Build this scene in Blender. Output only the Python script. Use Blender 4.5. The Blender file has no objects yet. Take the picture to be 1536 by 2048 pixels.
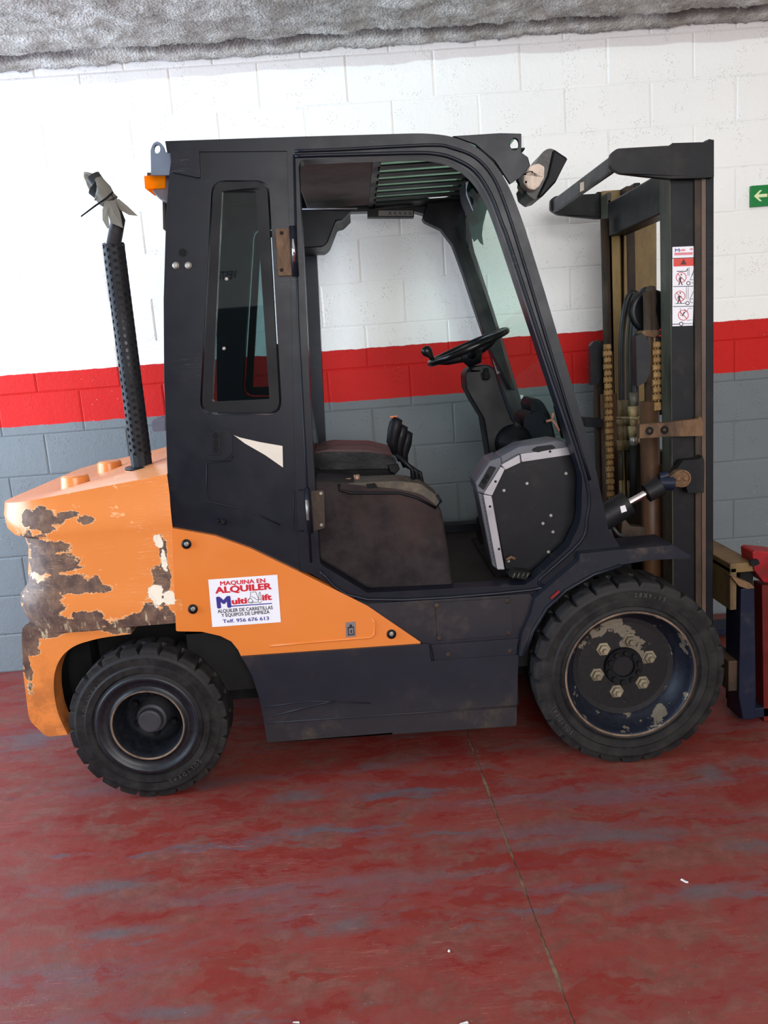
import bpy, bmesh, math, random
from mathutils import Vector, Matrix, noise
from mathutils.geometry import tessellate_polygon
random.seed(7)
S = bpy.context.scene
PI = math.pi
# ------------------------------------------------------------------ camera
FPX = 1680.0
CAM = Vector((0.7462, -4.1431, 1.4914))
RT = Vector((0.99673978, -0.03303144, -0.07361207))
UP = Vector((0.07856998, 0.18991937, 0.9786508))
FW = Vector((0.01834588, 0.98124388, -0.19189547))
cd = bpy.data.cameras.new('camera'); cam = bpy.data.objects.new('camera', cd); S.collection.objects.link(cam)
cd.sensor_fit = 'HORIZONTAL'; cd.sensor_width = 36; cd.lens = FPX / 1536 * 36; cd.clip_start = .05
M = Matrix.Identity(4)
for i in range(3):
    M[i][0] = RT[i]; M[i][1] = UP[i]; M[i][2] = -FW[i]; M[i][3] = CAM[i]
cam.matrix_world = M
S.camera = cam
# ------------------------------------------------------------------ light
S.view_settings.view_transform = 'Standard'; S.view_settings.look = 'None'; S.view_settings.gamma = 1
S.view_settings.use_curve_mapping = False
S.view_settings.exposure = 0.0
S.cycles.max_bounces = 7; S.cycles.transparent_max_bounces = 12
w = bpy.data.worlds.new('world'); S.world = w; w.use_nodes = True
w.node_tree.nodes['Background'].inputs[0].default_value = (.72, .85, 1, 1)
w.node_tree.nodes['Background'].inputs[1].default_value = 1.2
def area(name, loc, tgt, sx, sy, power, col):
    l = bpy.data.lights.new(name, 'AREA'); l.shape = 'RECTANGLE'; l.size = sx; l.size_y = sy; l.energy = power; l.color = col
    o = bpy.data.objects.new(name, l); S.collection.objects.link(o); o.location = loc
    o.rotation_euler = (Vector(tgt) - Vector(loc)).to_track_quat('-Z', 'Z').to_euler(); return o
area('daylight_door_side', (-2.7, -1.45, 1.7), (3, -1.0, 1.4), 2.3, 2.9, 235, (.62, .80, 1))
area('front_fill', (1.75, -7.0, 2.3), (1.4, 0, 1.3), 3.5, 2.4, 315, (1, .985, .965))  # added fill lamp behind the camera; no opening stands there
# ------------------------------------------------------------------ helpers
def at(px, py, Y):                      # the point of the photograph's ray on the vertical plane Y
    d = FW * FPX + RT * (px - 768) - UP * (py - 1024)
    return CAM + d * ((Y - CAM.y) / d.y)
def lin(c):
    return tuple(((x / 255 + .055) / 1.055) ** 2.4 if x > 10 else x / 255 / 12.92 for x in c)
COL = S.collection
WP = {}
def link(name, me, parent=None, origin=None):
    o = bpy.data.objects.new(name, me); COL.objects.link(o)
    base = WP[parent.name] if parent else Vector((0, 0, 0))
    if origin is None: origin = Vector((0, 0, 0))
    o.location = origin - base; WP[o.name] = origin.copy()
    if parent: o.parent = parent
    return o
def mk(name, vs, fs, mat, parent=None, smooth=False, bevel=0, seg=2, label=None, recalc=True):
    vs = [Vector(v) for v in vs]
    lo = Vector([min(v[i] for v in vs) for i in range(3)]); hi = Vector([max(v[i] for v in vs) for i in range(3)])
    c = (lo + hi) / 2
    me = bpy.data.meshes.new(name); me.from_pydata([v - c for v in vs], [], fs)
    if recalc:
        bm = bmesh.new(); bm.from_mesh(me); bmesh.ops.recalc_face_normals(bm, faces=bm.faces); bm.to_mesh(me); bm.free()
    me.materials.append(mat)
    if smooth: me.polygons.foreach_set('use_smooth', [True] * len(me.polygons))
    o = link(name, me, parent, c)
    if bevel:
        m = o.modifiers.new('bevel', 'BEVEL'); m.width = bevel; m.segments = seg; m.limit_method = 'ANGLE'; m.angle_limit = math.radians(32)
        me.polygons.foreach_set('use_smooth', [True] * len(me.polygons))
        m.harden_normals = True
    if label: o['label'] = label
    return o
class MB:                                # gathers shapes for one mesh
    def __init__(s): s.v = []; s.f = []
    def add(s, vs, fs):
        n = len(s.v); s.v += [Vector(v) for v in vs]; s.f += [tuple(i + n for i in f) for f in fs]; return s
    def box(s, a, b):
        x0, y0, z0 = a; x1, y1, z1 = b
        return s.add([(x0, y0, z0), (x1, y0, z0), (x1, y1, z0), (x0, y1, z0), (x0, y0, z1), (x1, y0, z1), (x1, y1, z1), (x0, y1, z1)],
                     [(0, 1, 2, 3), (4, 7, 6, 5), (0, 4, 5, 1), (1, 5, 6, 2), (2, 6, 7, 3), (3, 7, 4, 0)])
    def tube(s, pts, r, n=10, cap=True):
        pts = [Vector(p) for p in pts]; rr = r if isinstance(r, (list, tuple)) else [r] * len(pts)
        vs = []; fs = []; prev = None
        for i, p in enumerate(pts):
            t = (pts[min(i + 1, len(pts) - 1)] - pts[max(i - 1, 0)]).normalized()
            if prev is None:
                u = t.cross(Vector((0, 0, 1)));
                if u.length < .1: u = t.cross(Vector((0, 1, 0)))
            else: u = prev - t * prev.dot(t)
            u.normalize(); prev = u; b = t.cross(u)
            for k in range(n):
                a = 2 * PI * k / n; vs.append(p + (u * math.cos(a) + b * math.sin(a)) * rr[i])
        for i in range(len(pts) - 1):
            for k in range(n): fs.append((i * n + k, i * n + (k + 1) % n, (i + 1) * n + (k + 1) % n, (i + 1) * n + k))
        if cap: fs.append(tuple(range(n))[::-1]); fs.append(tuple((len(pts) - 1) * n + k for k in range(n)))
        return s.add(vs, fs)
    def lathe(s, c, prof, n=48, axis='Y', rmod=None):     # prof: (radius, offset along the axis)
        c = Vector(c); vs = []; fs = []; m = len(prof)
        for k in range(n):
            a = 2 * PI * k / n
            for j, (r, y) in enumerate(prof):
                if rmod: r = rmod(k, j, r)
                if axis == 'Y': vs.append(c + Vector((r * math.cos(a), y, r * math.sin(a))))
                elif axis == 'Z': vs.append(c + Vector((r * math.cos(a), r * math.sin(a), y)))
                else: vs.append(c + Vector((y, r * math.cos(a), r * math.sin(a))))
        for k in range(n):
            k2 = (k + 1) % n
            for j in range(m - 1): fs.append((k * m + j, k * m + j + 1, k2 * m + j + 1, k2 * m + j))
        return s.add(vs, fs)
    def out(s, name, mat, parent=None, **k): return mk(name, s.v, s.f, mat, parent, **k)
def rp(pts, n=5):                        # rounds the corners given as (x, y, r)
    out = []; N = len(pts)
    for i, p in enumerate(pts):
        if len(p) == 2: out.append((p[0], p[1])); continue
        c = Vector(p[:2]); a = Vector(pts[i - 1][:2]); b = Vector(pts[(i + 1) % N][:2]); r = p[2]
        da = (a - c); db = (b - c); ra = min(r, da.length * .49); rb = min(r, db.length * .49)
        A = c + da.normalized() * ra; B = c + db.normalized() * rb
        for k in range(n + 1):
            t = k / n; q = A * (1 - t) ** 2 + c * 2 * t * (1 - t) + B * t * t; out.append((q.x, q.y))
    return out
def prism_data(outer, holes, Y0, Y1, world=False, warp=None):
    loops = [outer] + list(holes)
    W = []
    for lp in loops:
        L = []
        for p in lp:
            if world: L.append(Vector((p[0], Y0, p[1])))
            else: L.append(at(p[0], p[1], Y0))
        W.append(L)
    tris = tessellate_polygon([[Vector((v.x, v.z, 0)) for v in L] for L in W])
    flat = [v for L in W for v in L]; n = len(flat)
    vs = flat + [Vector((v.x, Y1, v.z)) for v in flat]
    fs = [tuple(t) for t in tris] + [tuple(i + n for i in reversed(t)) for t in tris]
    k = 0
    for L in W:
        m = len(L)
        for i in range(m):
            a = k + i; b = k + (i + 1) % m; fs.append((a, b, b + n, a + n))
        k += m
    return vs, fs
def prism(name, outer, Y0, Y1, mat, parent=None, holes=(), bevel=.003, world=False, **kw):
    vs, fs = prism_data(rp(outer), [rp(h) for h in holes], Y0, Y1, world)
    return mk(name, vs, fs, mat, parent, bevel=bevel, **kw)
def P(*a, **k): return prism(*a, **k)
def pv(px, py, Y): return at(px, py, Y)
def ribbon_poly(pts, w, closed=False):
    out = []; n = len(pts); pts = [Vector(p) for p in pts]
    rng = range(n if closed else n - 1)
    for i in rng:
        a = pts[i]; b = pts[(i + 1) % n]; d = (b - a)
        if d.length < 1e-6: continue
        q = Vector((-d.y, d.x)).normalized() * w / 2
        out.append([a - q, b - q, b + q, a + q])
    return out
def circ(cx, cy, r, n=20, ry=None): return [(cx + r * math.cos(2 * PI * k / n), cy + (ry or r) * math.sin(2 * PI * k / n)) for k in range(n)]
def decal(name, polys, Y, mat, parent, **k):   # flat print: polygons in one mesh on the plane Y
    mb = MB()
    for p in polys: mb.add([at(q[0], q[1], Y) for q in p], [tuple(range(len(p)))])
    return mb.out(name, mat, parent, recalc=False, **k)
CAPH = None
def text_mesh(s, bold):
    cu = bpy.data.curves.new('t', 'FONT'); cu.body = s; cu.size = 1; cu.offset = bold; cu.resolution_u = 3
    o = bpy.data.objects.new('t', cu); COL.objects.link(o)
    bpy.context.view_layer.update()
    me = bpy.data.meshes.new_from_object(o.evaluated_get(bpy.context.evaluated_depsgraph_get()))
    bpy.data.objects.remove(o); bpy.data.curves.remove(cu)
    vs = [v.co.copy() for v in me.vertices]; fs = [tuple(p.vertices) for p in me.polygons]; bpy.data.meshes.remove(me)
    return vs, fs
def text_px(s, p0, p1, h, Y, mat, parent, bold=.012, name='lettering', flip=False, ref='H'):
    global CAPH
    if CAPH is None: CAPH = max(v.y for v in text_mesh('H', 0)[0])
    vs, fs = text_mesh(s, 0)
    if bold:
        V0 = vs; F0 = fs; vs = []; fs = []; n = len(V0)
        for k, (dx, dy) in enumerate(((-1, 0), (1, 0), (0, 1), (0, -1), (.7, .7), (-.7, -.7), (.7, -.7), (-.7, .7), (0, 0))):
            vs += [v + Vector((dx * bold, dy * bold * .8, k * .00012)) for v in V0]; fs += [tuple(i + k * n for i in f) for f in F0]
    x0 = min(v.x for v in vs); x1 = max(v.x for v in vs)
    A = at(p0[0], p0[1], Y); B = at(p1[0], p1[1], Y); U = (B - A); L = U.length; U = U / L
    V = Vector((-U.z, 0, U.x)); d = (A - CAM).dot(FW); hh = h * d / FPX
    out = [A + U * ((v.x - x0) / (x1 - x0) * L) + V * (v.y / CAPH * hh) + Vector((0, -v.z * L, 0)) for v in vs]
    return mk(name, out, fs, mat, parent, recalc=False)
# ------------------------------------------------------------------ materials
class NT:
    def __init__(s, name):
        s.m = bpy.data.materials.new(name); s.m.use_nodes = True; s.t = s.m.node_tree; s.t.nodes.clear()
        s.o = s.n('ShaderNodeOutputMaterial'); s.b = s.n('ShaderNodeBsdfPrincipled'); s.l(s.b.outputs[0], s.o.inputs[0])
    def n(s, k, **kw):
        x = s.t.nodes.new(k)
        for a, b in kw.items(): setattr(x, a, b)
        return x
    def l(s, a, b): s.t.links.new(a, b)
    def set(s, i, v):
        if hasattr(v, 'links') or v.__class__.__name__.startswith('NodeSocket'): s.l(v, i)
        elif isinstance(v, tuple) and len(v) == 3: i.default_value = (*v, 1) if i.type == 'RGBA' else v
        else: i.default_value = v
    def pos(s):
        return s.n('ShaderNodeNewGeometry').outputs['Position']
    def mapping(s, v, sc, loc=(0, 0, 0), rot=(0, 0, 0)):
        m = s.n('ShaderNodeMapping'); s.l(v, m.inputs[0]); m.inputs['Scale'].default_value = sc; m.inputs['Location'].default_value = loc; m.inputs['Rotation'].default_value = rot
        return m.outputs[0]
    def noise(s, v, sc, det=4, rough=.55, dist=0):
        x = s.n('ShaderNodeTexNoise'); s.l(v, x.inputs['Vector']); x.inputs['Scale'].default_value = sc; x.inputs['Detail'].default_value = det
        x.inputs['Roughness'].default_value = rough; x.inputs['Distortion'].default_value = dist; return x.outputs[0]
    def vor(s, v, sc, feat='F1'):
        x = s.n('ShaderNodeTexVoronoi', feature=feat); s.l(v, x.inputs['Vector']); x.inputs['Scale'].default_value = sc; return x.outputs['Distance']
    def math(s, op, a, b=0, c=0, clamp=False):
        x = s.n('ShaderNodeMath', operation=op, use_clamp=clamp); s.set(x.inputs[0], a); s.set(x.inputs[1], b)
        if len(x.inputs) > 2: s.set(x.inputs[2], c)
        return x.outputs[0]
    def ramp(s, f, a, b, lo=0., hi=1.):
        x = s.n('ShaderNodeMapRange'); x.interpolation_type = 'SMOOTHSTEP'; s.set(x.inputs[0], f); x.inputs[1].default_value = a; x.inputs[2].default_value = b
        x.inputs[3].default_value = lo; x.inputs[4].default_value = hi; return x.outputs[0]
    def mix(s, f, a, b, mode='MIX'):
        x = s.n('ShaderNodeMix', data_type='RGBA', blend_type=mode); s.set(x.inputs[0], f); s.set(x.inputs[6], a); s.set(x.inputs[7], b); return x.outputs[2]
    def xyz(s, v):
        x = s.n('ShaderNodeSeparateXYZ'); s.l(v, x.inputs[0]); return x.outputs
    def bump(s, h, st, dist=.002, prev=None):
        x = s.n('ShaderNodeBump'); s.set(x.inputs['Height'], h); x.inputs['Strength'].default_value = st; x.inputs['Distance'].default_value = dist
        if prev is not None: s.l(prev, x.inputs['Normal'])
        return x.outputs[0]
    def fin(s, col=None, rough=None, metal=None, normal=None, spec=None):
        for k, v in (('Base Color', col), ('Roughness', rough), ('Metallic', metal), ('Normal', normal), ('Specular IOR Level', spec)):
            if v is not None: s.set(s.b.inputs[k], v)
        return s.m
def simple(name, col, rough=.5, metal=0., var=.12, sc=9, bump=0, bsc=200, spec=.3, dirt=None, damt=.5, dsc=6):
    t = NT(name); c = lin(col); p = t.pos()
    n = t.noise(p, sc, 5); f = t.ramp(n, .3, .7)
    cc = t.mix(f, tuple(x * (1 - var) for x in c), tuple(min(1, x * (1 + var)) for x in c))
    if dirt:
        d = t.ramp(t.noise(p, dsc, 7, .7), .62 - .25 * damt, .75); cc = t.mix(t.math('MULTIPLY', d, .85), cc, lin(dirt))
    r = t.ramp(n, .3, .7, max(.02, rough - .08), min(1, rough + .08))
    nm = t.bump(t.noise(p, bsc, 3), bump, .002) if bump else None
    return t.fin(cc, r, metal, nm, spec)
def ell(t, p, items, xy=False):          # union of soft ellipses on the XZ (or XY) plane: >0 inside
    x, y, z = t.xyz(p)[:3]; acc = None
    if xy: z = y
    for cx, cz, rx, rz in items:
        a = t.math('DIVIDE', t.math('SUBTRACT', x, cx), rx); b = t.math('DIVIDE', t.math('SUBTRACT', z, cz), rz)
        d = t.math('SUBTRACT', 1.0, t.math('SQRT', t.math('ADD', t.math('MULTIPLY', a, a), t.math('MULTIPLY', b, b))))
        acc = d if acc is None else t.math('MAXIMUM', acc, d)
    return acc
def m_wall():
    t = NT('painted_block'); p = t.pos(); x, y, z = t.xyz(p)[:3]
    wob = t.math('MULTIPLY', t.math('SUBTRACT', t.noise(p, 14, 4), .5), .014)
    zz = t.math('ADD', z, wob)
    big = t.noise(p, 2.2, 4)
    white = t.mix(big, lin((240, 240, 236)), lin((248, 248, 246)))
    red = t.mix(big, lin((186, 26, 24)), lin((203, 34, 30)))
    grey = t.mix(big, lin((106, 112, 115)), lin((117, 123, 127)))
    c = t.mix(t.ramp(zz, 1.492, 1.496), red, white)
    c = t.mix(t.ramp(zz, 1.243, 1.247), grey, c)
    wob2 = t.math('MULTIPLY', t.math('SUBTRACT', t.noise(t.mapping(p, (1, 1, .2)), 3.3, 2), .5), .05)
    c = t.mix(t.ramp(t.math('ADD', z, wob2), 2.752, 2.76), c, lin((222, 216, 214)))
    pits = t.vor(p, 95); pm = t.noise(p, 9, 3)
    pit = t.math('MULTIPLY', t.ramp(pits, .30, .12), t.ramp(pm, .50, .62))
    c = t.mix(t.math('MULTIPLY', pit, .28), c, lin((70, 68, 66)))
    specks = t.math('MULTIPLY', t.ramp(t.vor(p, 30), .055, .03), t.ramp(t.noise(p, 3, 2), .5, .6))
    c = t.mix(specks, c, t.mix(t.ramp(z, 1.5, 1.52), lin((215, 215, 215)), lin((120, 110, 105))))
    h = t.math('SUBTRACT', t.math('ADD', t.noise(p, 60, 5, .65), t.math('MULTIPLY', t.noise(p, 230, 2), .4)), t.math('MULTIPLY', pit, 1.4))
    nm = t.bump(h, .5, .003)
    nm = t.bump(t.noise(p, 9, 3), .5, .006, nm)
    return t.fin(c, .6, None, nm, .18)
def m_floor():
    t = NT('worn_epoxy'); p = t.pos()
    ps = t.mapping(p, (.62, 1.9, 1)); pf = t.mapping(p, (2.2, 6, 1))
    wv = t.n('ShaderNodeVectorMath', operation='ADD'); t.l(p, wv.inputs[0])
    wn = t.n('ShaderNodeTexNoise'); t.l(p, wn.inputs['Vector']); wn.inputs['Scale'].default_value = 9; wn.inputs['Detail'].default_value = 6
    wm = t.n('ShaderNodeVectorMath', operation='SCALE'); t.l(wn.outputs['Color'], wm.inputs[0]); wm.inputs['Scale'].default_value = .10; t.l(wm.outputs[0], wv.inputs[1]); q = wv.outputs[0]
    n1 = t.noise(t.mapping(q, (.8, 2.0, 1)), 3.2, 10, .66); n2 = t.noise(t.mapping(q, (.9, 2.2, 1), (5, 2, 0)), 2.9, 12, .62)
    n3 = t.noise(t.mapping(q, (.40, 3.0, 1), (1, 9, 0)), 1.7, 9, .62); n4 = t.noise(t.mapping(q, (1, 2.0, 1), (8, 1, 0)), 6.5, 10, .68)
    fine = t.noise(p, 24, 8, .75); grain = t.noise(pf, 30, 4, .7)
    jit = t.math('MULTIPLY', t.math('SUBTRACT', t.noise(p, 60, 6, .75), .5), .08)
    base = t.mix(t.ramp(fine, .35, .65), lin((102, 61, 53)), lin((118, 71, 63)))
    base = t.mix(t.ramp(n4, .40, .60), base, lin((116, 50, 45)))
    base = t.mix(t.math('MULTIPLY', t.ramp(t.math('ADD', n1, jit), .51, .55), .6), base, lin((123, 52, 46)))
    base = t.mix(t.math('MULTIPLY', t.ramp(n3, .50, .66), .7), base, t.mix(fine, lin((88, 66, 72)), lin((106, 84, 90))))
    base = t.mix(t.math('MULTIPLY', t.ramp(t.math('ADD', n2, jit), .56, .595), .68), base, t.mix(grain, lin((106, 32, 27)), lin((126, 40, 34))))
    base = t.mix(t.math('MULTIPLY', t.ramp(t.math('ADD', n4, jit), .59, .62), .7), base, t.mix(grain, lin((104, 32, 28)), lin((122, 39, 34))))
    base = t.mix(t.math('MULTIPLY', t.ramp(t.math('ADD', t.noise(t.mapping(q, (.4, 2.8, 1), (2, 7, 0)), 2.4, 10, .66), jit), .60, .68), .8), base, t.mix(fine, lin((72, 68, 76)), lin((94, 90, 96))))
    def ge(px, py, rx, ry):
        def g(a, b):
            d = FW * FPX + RT * (a - 768) - UP * (b - 1024); return CAM + d * (-CAM.z / d.z)
        c = g(px, py); return (c.x, c.y, (g(px + rx, py) - c).length, (g(px, py + ry) - c).length)
    st_ = ell(t, p, [ge(1250, 1672, 300, 26), ge(1500, 1690, 90, 22), ge(690, 1853, 160, 30), ge(200, 1775, 210, 22), ge(1190, 1776, 110, 18), ge(1400, 1780, 120, 20), ge(240, 1865, 130, 20), ge(600, 1590, 110, 18), ge(1420, 1545, 50, 26), ge(60, 1480, 110, 40), ge(330, 2025, 140, 26)], True)
    sn = t.math('ADD', t.math('MULTIPLY', st_, .9), t.math('MULTIPLY', t.math('SUBTRACT', t.noise(t.mapping(q, (.8, 2.4, 1)), 7, 10, .7), .5), 2.4))
    base = t.mix(t.math('MULTIPLY', t.ramp(sn, .05, .95), .8), base, t.mix(fine, lin((76, 70, 74)), lin((98, 90, 93))))
    dark = t.ramp(t.noise(t.mapping(p, (.8, 2.4, 1), (3, 4, 1)), 3.2, 8, .7), .67, .70)
    base = t.mix(t.math('MULTIPLY', dark, .6), base, lin((72, 58, 64)))
    sp = t.math('MULTIPLY', t.ramp(t.vor(p, 55), .07, .04), t.ramp(t.noise(p, 7, 3), .5, .6))
    base = t.mix(t.math('MULTIPLY', sp, .75), base, lin((190, 150, 140)))
    w1 = t.noise(t.mapping(p, (.9, 26, 1), (0, 0, 0), (0, 0, .12)), 3, 3, .5)
    sc = t.math('MULTIPLY', t.ramp(t.math('ABSOLUTE', t.math('SUBTRACT', w1, .5)), .006, .0), t.ramp(t.noise(p, 2.3, 2), .5, .6))
    base = t.mix(t.math('MULTIPLY', sc, .35), base, lin((180, 130, 120)))
    h = t.math('ADD', t.noise(p, 40, 6, .7), t.math('MULTIPLY', n2, .8))
    return t.fin(base, t.ramp(fine, .3, .7, .27, .48), None, t.bump(h, .28, .004), .2)
def m_ceiling():
    t = NT('sprayed_stucco'); p = t.pos(); x, y, z = t.xyz(p)[:3]
    n = t.noise(p, 7, 5, .65); g = t.noise(t.mapping(p, (.55, 2.2, 1)), 2.4, 4)
    c = t.mix(t.ramp(n, .35, .65), lin((190, 180, 172)), lin((240, 232, 226)))
    c = t.mix(t.math('MULTIPLY', t.ramp(g, .5, .7), .5), c, lin((170, 158, 152)))
    strip = t.math('MULTIPLY', t.ramp(t.math('ABSOLUTE', t.math('ADD', y, .115)), .04, .008), t.ramp(t.noise(p, 5, 4), .3, .55))
    c = t.mix(t.math('MULTIPLY', strip, .8), c, lin((104, 90, 88)))
    h = t.math('ADD', t.vor(p, 85), t.noise(p, 150, 4, .7))
    return t.fin(c, .9, None, t.bump(h, 1., .014), .1)
def m_black(name='black_paint', col=(24, 26, 34), rough=.36, dust=.25, dcol=(92, 84, 72), scr=True, low=False):
    t = NT(name); p = t.pos(); c = lin(col); n = t.noise(p, 5, 5)
    cc = t.mix(t.ramp(n, .3, .7), tuple(v * .92 for v in c), tuple(v * 1.1 for v in c))
    d = t.ramp(t.noise(p, 7, 8, .72), .5, .8)
    if low:
        z = t.xyz(p)[2]; edge = t.math('ADD', t.ramp(z, .42, .56), t.ramp(z, .34, .18)); d = t.math('MULTIPLY', t.math('ADD', d, .25), t.math('ADD', edge, .25))
    cc = t.mix(t.math('MULTIPLY', d, dust, clamp=True), cc, lin(dcol))
    if scr:
        q = t.noise(t.mapping(p, (1.2, 1, 30), (0, 0, 0), (0, .06, 0)), 3, 2, .5)
        s = t.math('MULTIPLY', t.ramp(t.math('ABSOLUTE', t.math('SUBTRACT', q, .5)), .004, .0), t.ramp(t.noise(p, 3.1, 2), .55, .65))
        cc = t.mix(t.math('MULTIPLY', s, .35), cc, lin((120, 118, 120)))
    return t.fin(cc, t.ramp(t.noise(p, 11, 5), .3, .7, rough - .03, rough + .06), None, t.bump(t.noise(p, 10, 2), .06, .002), .2)
ORANGE = (226, 128, 50)
def m_orange():
    t = NT('orange_paint'); p = t.pos()
    c = t.mix(t.noise(p, 3, 3), lin((204, 112, 44)), lin((214, 122, 50)))
    sp = t.ramp(t.noise(t.mapping(p, (1, 1, 3)), 19, 6, .7), .70, .74)
    c = t.mix(t.math('MULTIPLY', sp, .5), c, lin((120, 72, 44)))
    x, y, z = t.xyz(p)[:3]
    return t.fin(c, t.ramp(t.noise(p, 8, 4), .3, .7, .3, .42), None, t.bump(t.noise(p, 5, 2), .1, .003), .5)
def m_counter():
    t = NT('chipped_orange_paint'); p = t.pos(); Yp = -1.36
    def e(px, py, rx, ry):
        a = at(px, py, Yp); return (a.x, a.z, rx / 577, ry / 577)
    chips = [e(82, 1045, 42, 30), e(75, 1105, 40, 50), e(95, 1130, 62, 26), e(110, 1095, 40, 14), e(120, 1165, 55, 20), e(150, 1178, 55, 12), e(85, 1185, 45, 24), e(190, 1168, 18, 16),
             e(206, 1178, 16, 10), e(172, 1040, 20, 10), e(70, 1222, 60, 46), e(90, 1255, 70, 26), e(150, 1250, 90, 16), e(190, 1235, 20, 14), e(160, 1232, 20, 12), e(60, 1190, 34, 36), e(250, 1262, 70, 11),
             e(325, 1100, 10, 34), e(318, 1175, 16, 44), e(300, 1230, 20, 36), e(330, 1150, 10, 40), e(335, 1240, 14, 30), e(50, 1275, 20, 60), e(48, 1330, 9, 60), e(60, 1310, 20, 12), e(130, 1030, 25, 8), e(50, 1040, 14, 22)]
    E = ell(t, p, chips)
    nz = t.math('SUBTRACT', t.noise(t.mapping(p, (1, 1, 1.7)), 13, 9, .72), .5)
    f2 = t.math('SUBTRACT', t.noise(p, 45, 6, .7), .5)
    v = t.math('ADD', t.math('ADD', t.math('MULTIPLY', E, 1.0), t.math('MULTIPLY', nz, 2.5)), t.math('MULTIPLY', f2, .5))
    z_ = t.xyz(p)[2]; x_ = t.xyz(p)[0]
    strip = t.math('ADD', t.ramp(z_, .70, .625, -.5, .35), t.math('MULTIPLY', nz, 1.6))
    strip = t.math('ADD', strip, t.ramp(z_, .600, .606, -2, 0))
    left = t.math('ADD', t.math('MULTIPLY', t.ramp(x_, -.445, -.50), t.ramp(z_, .80, .74, -.4, .5)), t.math('SUBTRACT', t.math('MULTIPLY', nz, 1.8), .25))
    left = t.math('ADD', left, t.ramp(z_, .42, .5, -1, 0))
    v = t.math('MAXIMUM', v, t.math('MAXIMUM', strip, left))
    mask = t.ramp(v, .10, .12); rim = t.ramp(v, -.01, .03)
    org = t.mix(t.noise(p, 3, 3), lin((210, 122, 58)), lin((220, 133, 68)))
    x, y, z = t.xyz(p)[:3]
    low = t.math('MULTIPLY', t.ramp(z, .62, .3), t.ramp(t.noise(p, 9, 7, .7), .42, .62)); org = t.mix(t.math('MULTIPLY', low, .6), org, lin((140, 84, 50)))
    upm = t.n('ShaderNodeNewGeometry').outputs['Normal']
    worn = t.math('MULTIPLY', t.ramp(t.xyz(upm)[2], .75, .95), .45); org = t.mix(worn, org, lin((226, 160, 122)))
    rust = t.mix(t.ramp(t.noise(p, 26, 7, .7), .35, .65), lin((72, 50, 44)), lin((112, 84, 66)))
    pale = t.ramp(t.noise(t.mapping(p, (1.4, 1, .35)), 34, 6, .72), .56, .66)
    lowr = t.ramp(z, .72, .60)
    rust = t.mix(t.math('MULTIPLY', pale, t.math('ADD', .12, t.math('MULTIPLY', lowr, .8))), rust, lin((196, 182, 150)))
    c = t.mix(t.math('MULTIPLY', rim, .6), org, lin((236, 190, 140))); c = t.mix(mask, c, rust)
    E2 = ell(t, p, [e(318, 1085, 10, 16), e(327, 1118, 7, 26), e(312, 1190, 14, 26), e(338, 1196, 12, 14)])
    m2 = t.ramp(t.math('ADD', E2, t.math('MULTIPLY', nz, 3.2)), .1, .13); c = t.mix(m2, c, lin((226, 214, 196)))
    scr = t.noise(t.mapping(p, (1.5, 1, 34), (0, 0, 0), (0, .05, 0)), 3, 2); s = t.math('MULTIPLY', t.ramp(t.math('ABSOLUTE', t.math('SUBTRACT', scr, .5)), .007, 0.), t.ramp(t.noise(p, 4, 2), .48, .56))
    c = t.mix(t.math('MULTIPLY', s, .5), c, lin((240, 205, 165)))
    nm = t.bump(t.math('SUBTRACT', t.math('MULTIPLY', t.noise(p, 50, 5), .3), t.math('MULTIPLY', mask, 1.0)), .6, .0025)
    nm = t.bump(t.noise(p, 4.5, 2), .35, .02, nm)
    return t.fin(c, t.math('ADD', .3, t.math('MULTIPLY', mask, .35)), None, nm, .5)
def m_rust(name, a, b, rough=.7, sc=12):
    t = NT(name); p = t.pos(); n = t.noise(t.mapping(p, (1, 1, .35)), sc, 8, .7)
    return t.fin(t.mix(t.ramp(n, .35, .65), lin(a), lin(b)), rough, None, t.bump(t.noise(p, 90, 4), .3, .002), .3)
def m_glass(name, tint, gloss=.12, rough=.02, fk=1.):
    t = NT(name); t.t.nodes.remove(t.b); tr = t.n('ShaderNodeBsdfTransparent'); tr.inputs[0].default_value = (*tint, 1)
    gl = t.n('ShaderNodeBsdfGlossy'); gl.inputs['Roughness'].default_value = rough
    fr = t.n('ShaderNodeFresnel'); fr.inputs[0].default_value = 1.5
    f = t.math('ADD', t.math('MULTIPLY', fr.outputs[0], fk), gloss, clamp=True)
    mx = t.n('ShaderNodeMixShader'); t.l(f, mx.inputs[0]); t.l(tr.outputs[0], mx.inputs[1]); t.l(gl.outputs[0], mx.inputs[2]); t.l(mx.outputs[0], t.o.inputs[0])
    return t.m
def m_translucent(name, col, tr=.5):
    t = NT(name); t.t.nodes.remove(t.b); a = t.n('ShaderNodeBsdfTranslucent'); a.inputs[0].default_value = (*lin(col), 1); d = t.n('ShaderNodeBsdfTransparent'); d.inputs[0].default_value = (*lin(col), 1)
    df = t.n('ShaderNodeBsdfDiffuse'); df.inputs[0].default_value = (*lin(col), 1)
    m0 = t.n('ShaderNodeMixShader'); m0.inputs[0].default_value = .5; t.l(a.outputs[0], m0.inputs[1]); t.l(df.outputs[0], m0.inputs[2])
    mx = t.n('ShaderNodeMixShader'); mx.inputs[0].default_value = tr; t.l(m0.outputs[0], mx.inputs[1]); t.l(d.outputs[0], mx.inputs[2]); t.l(mx.outputs[0], t.o.inputs[0]); return t.m
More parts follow.
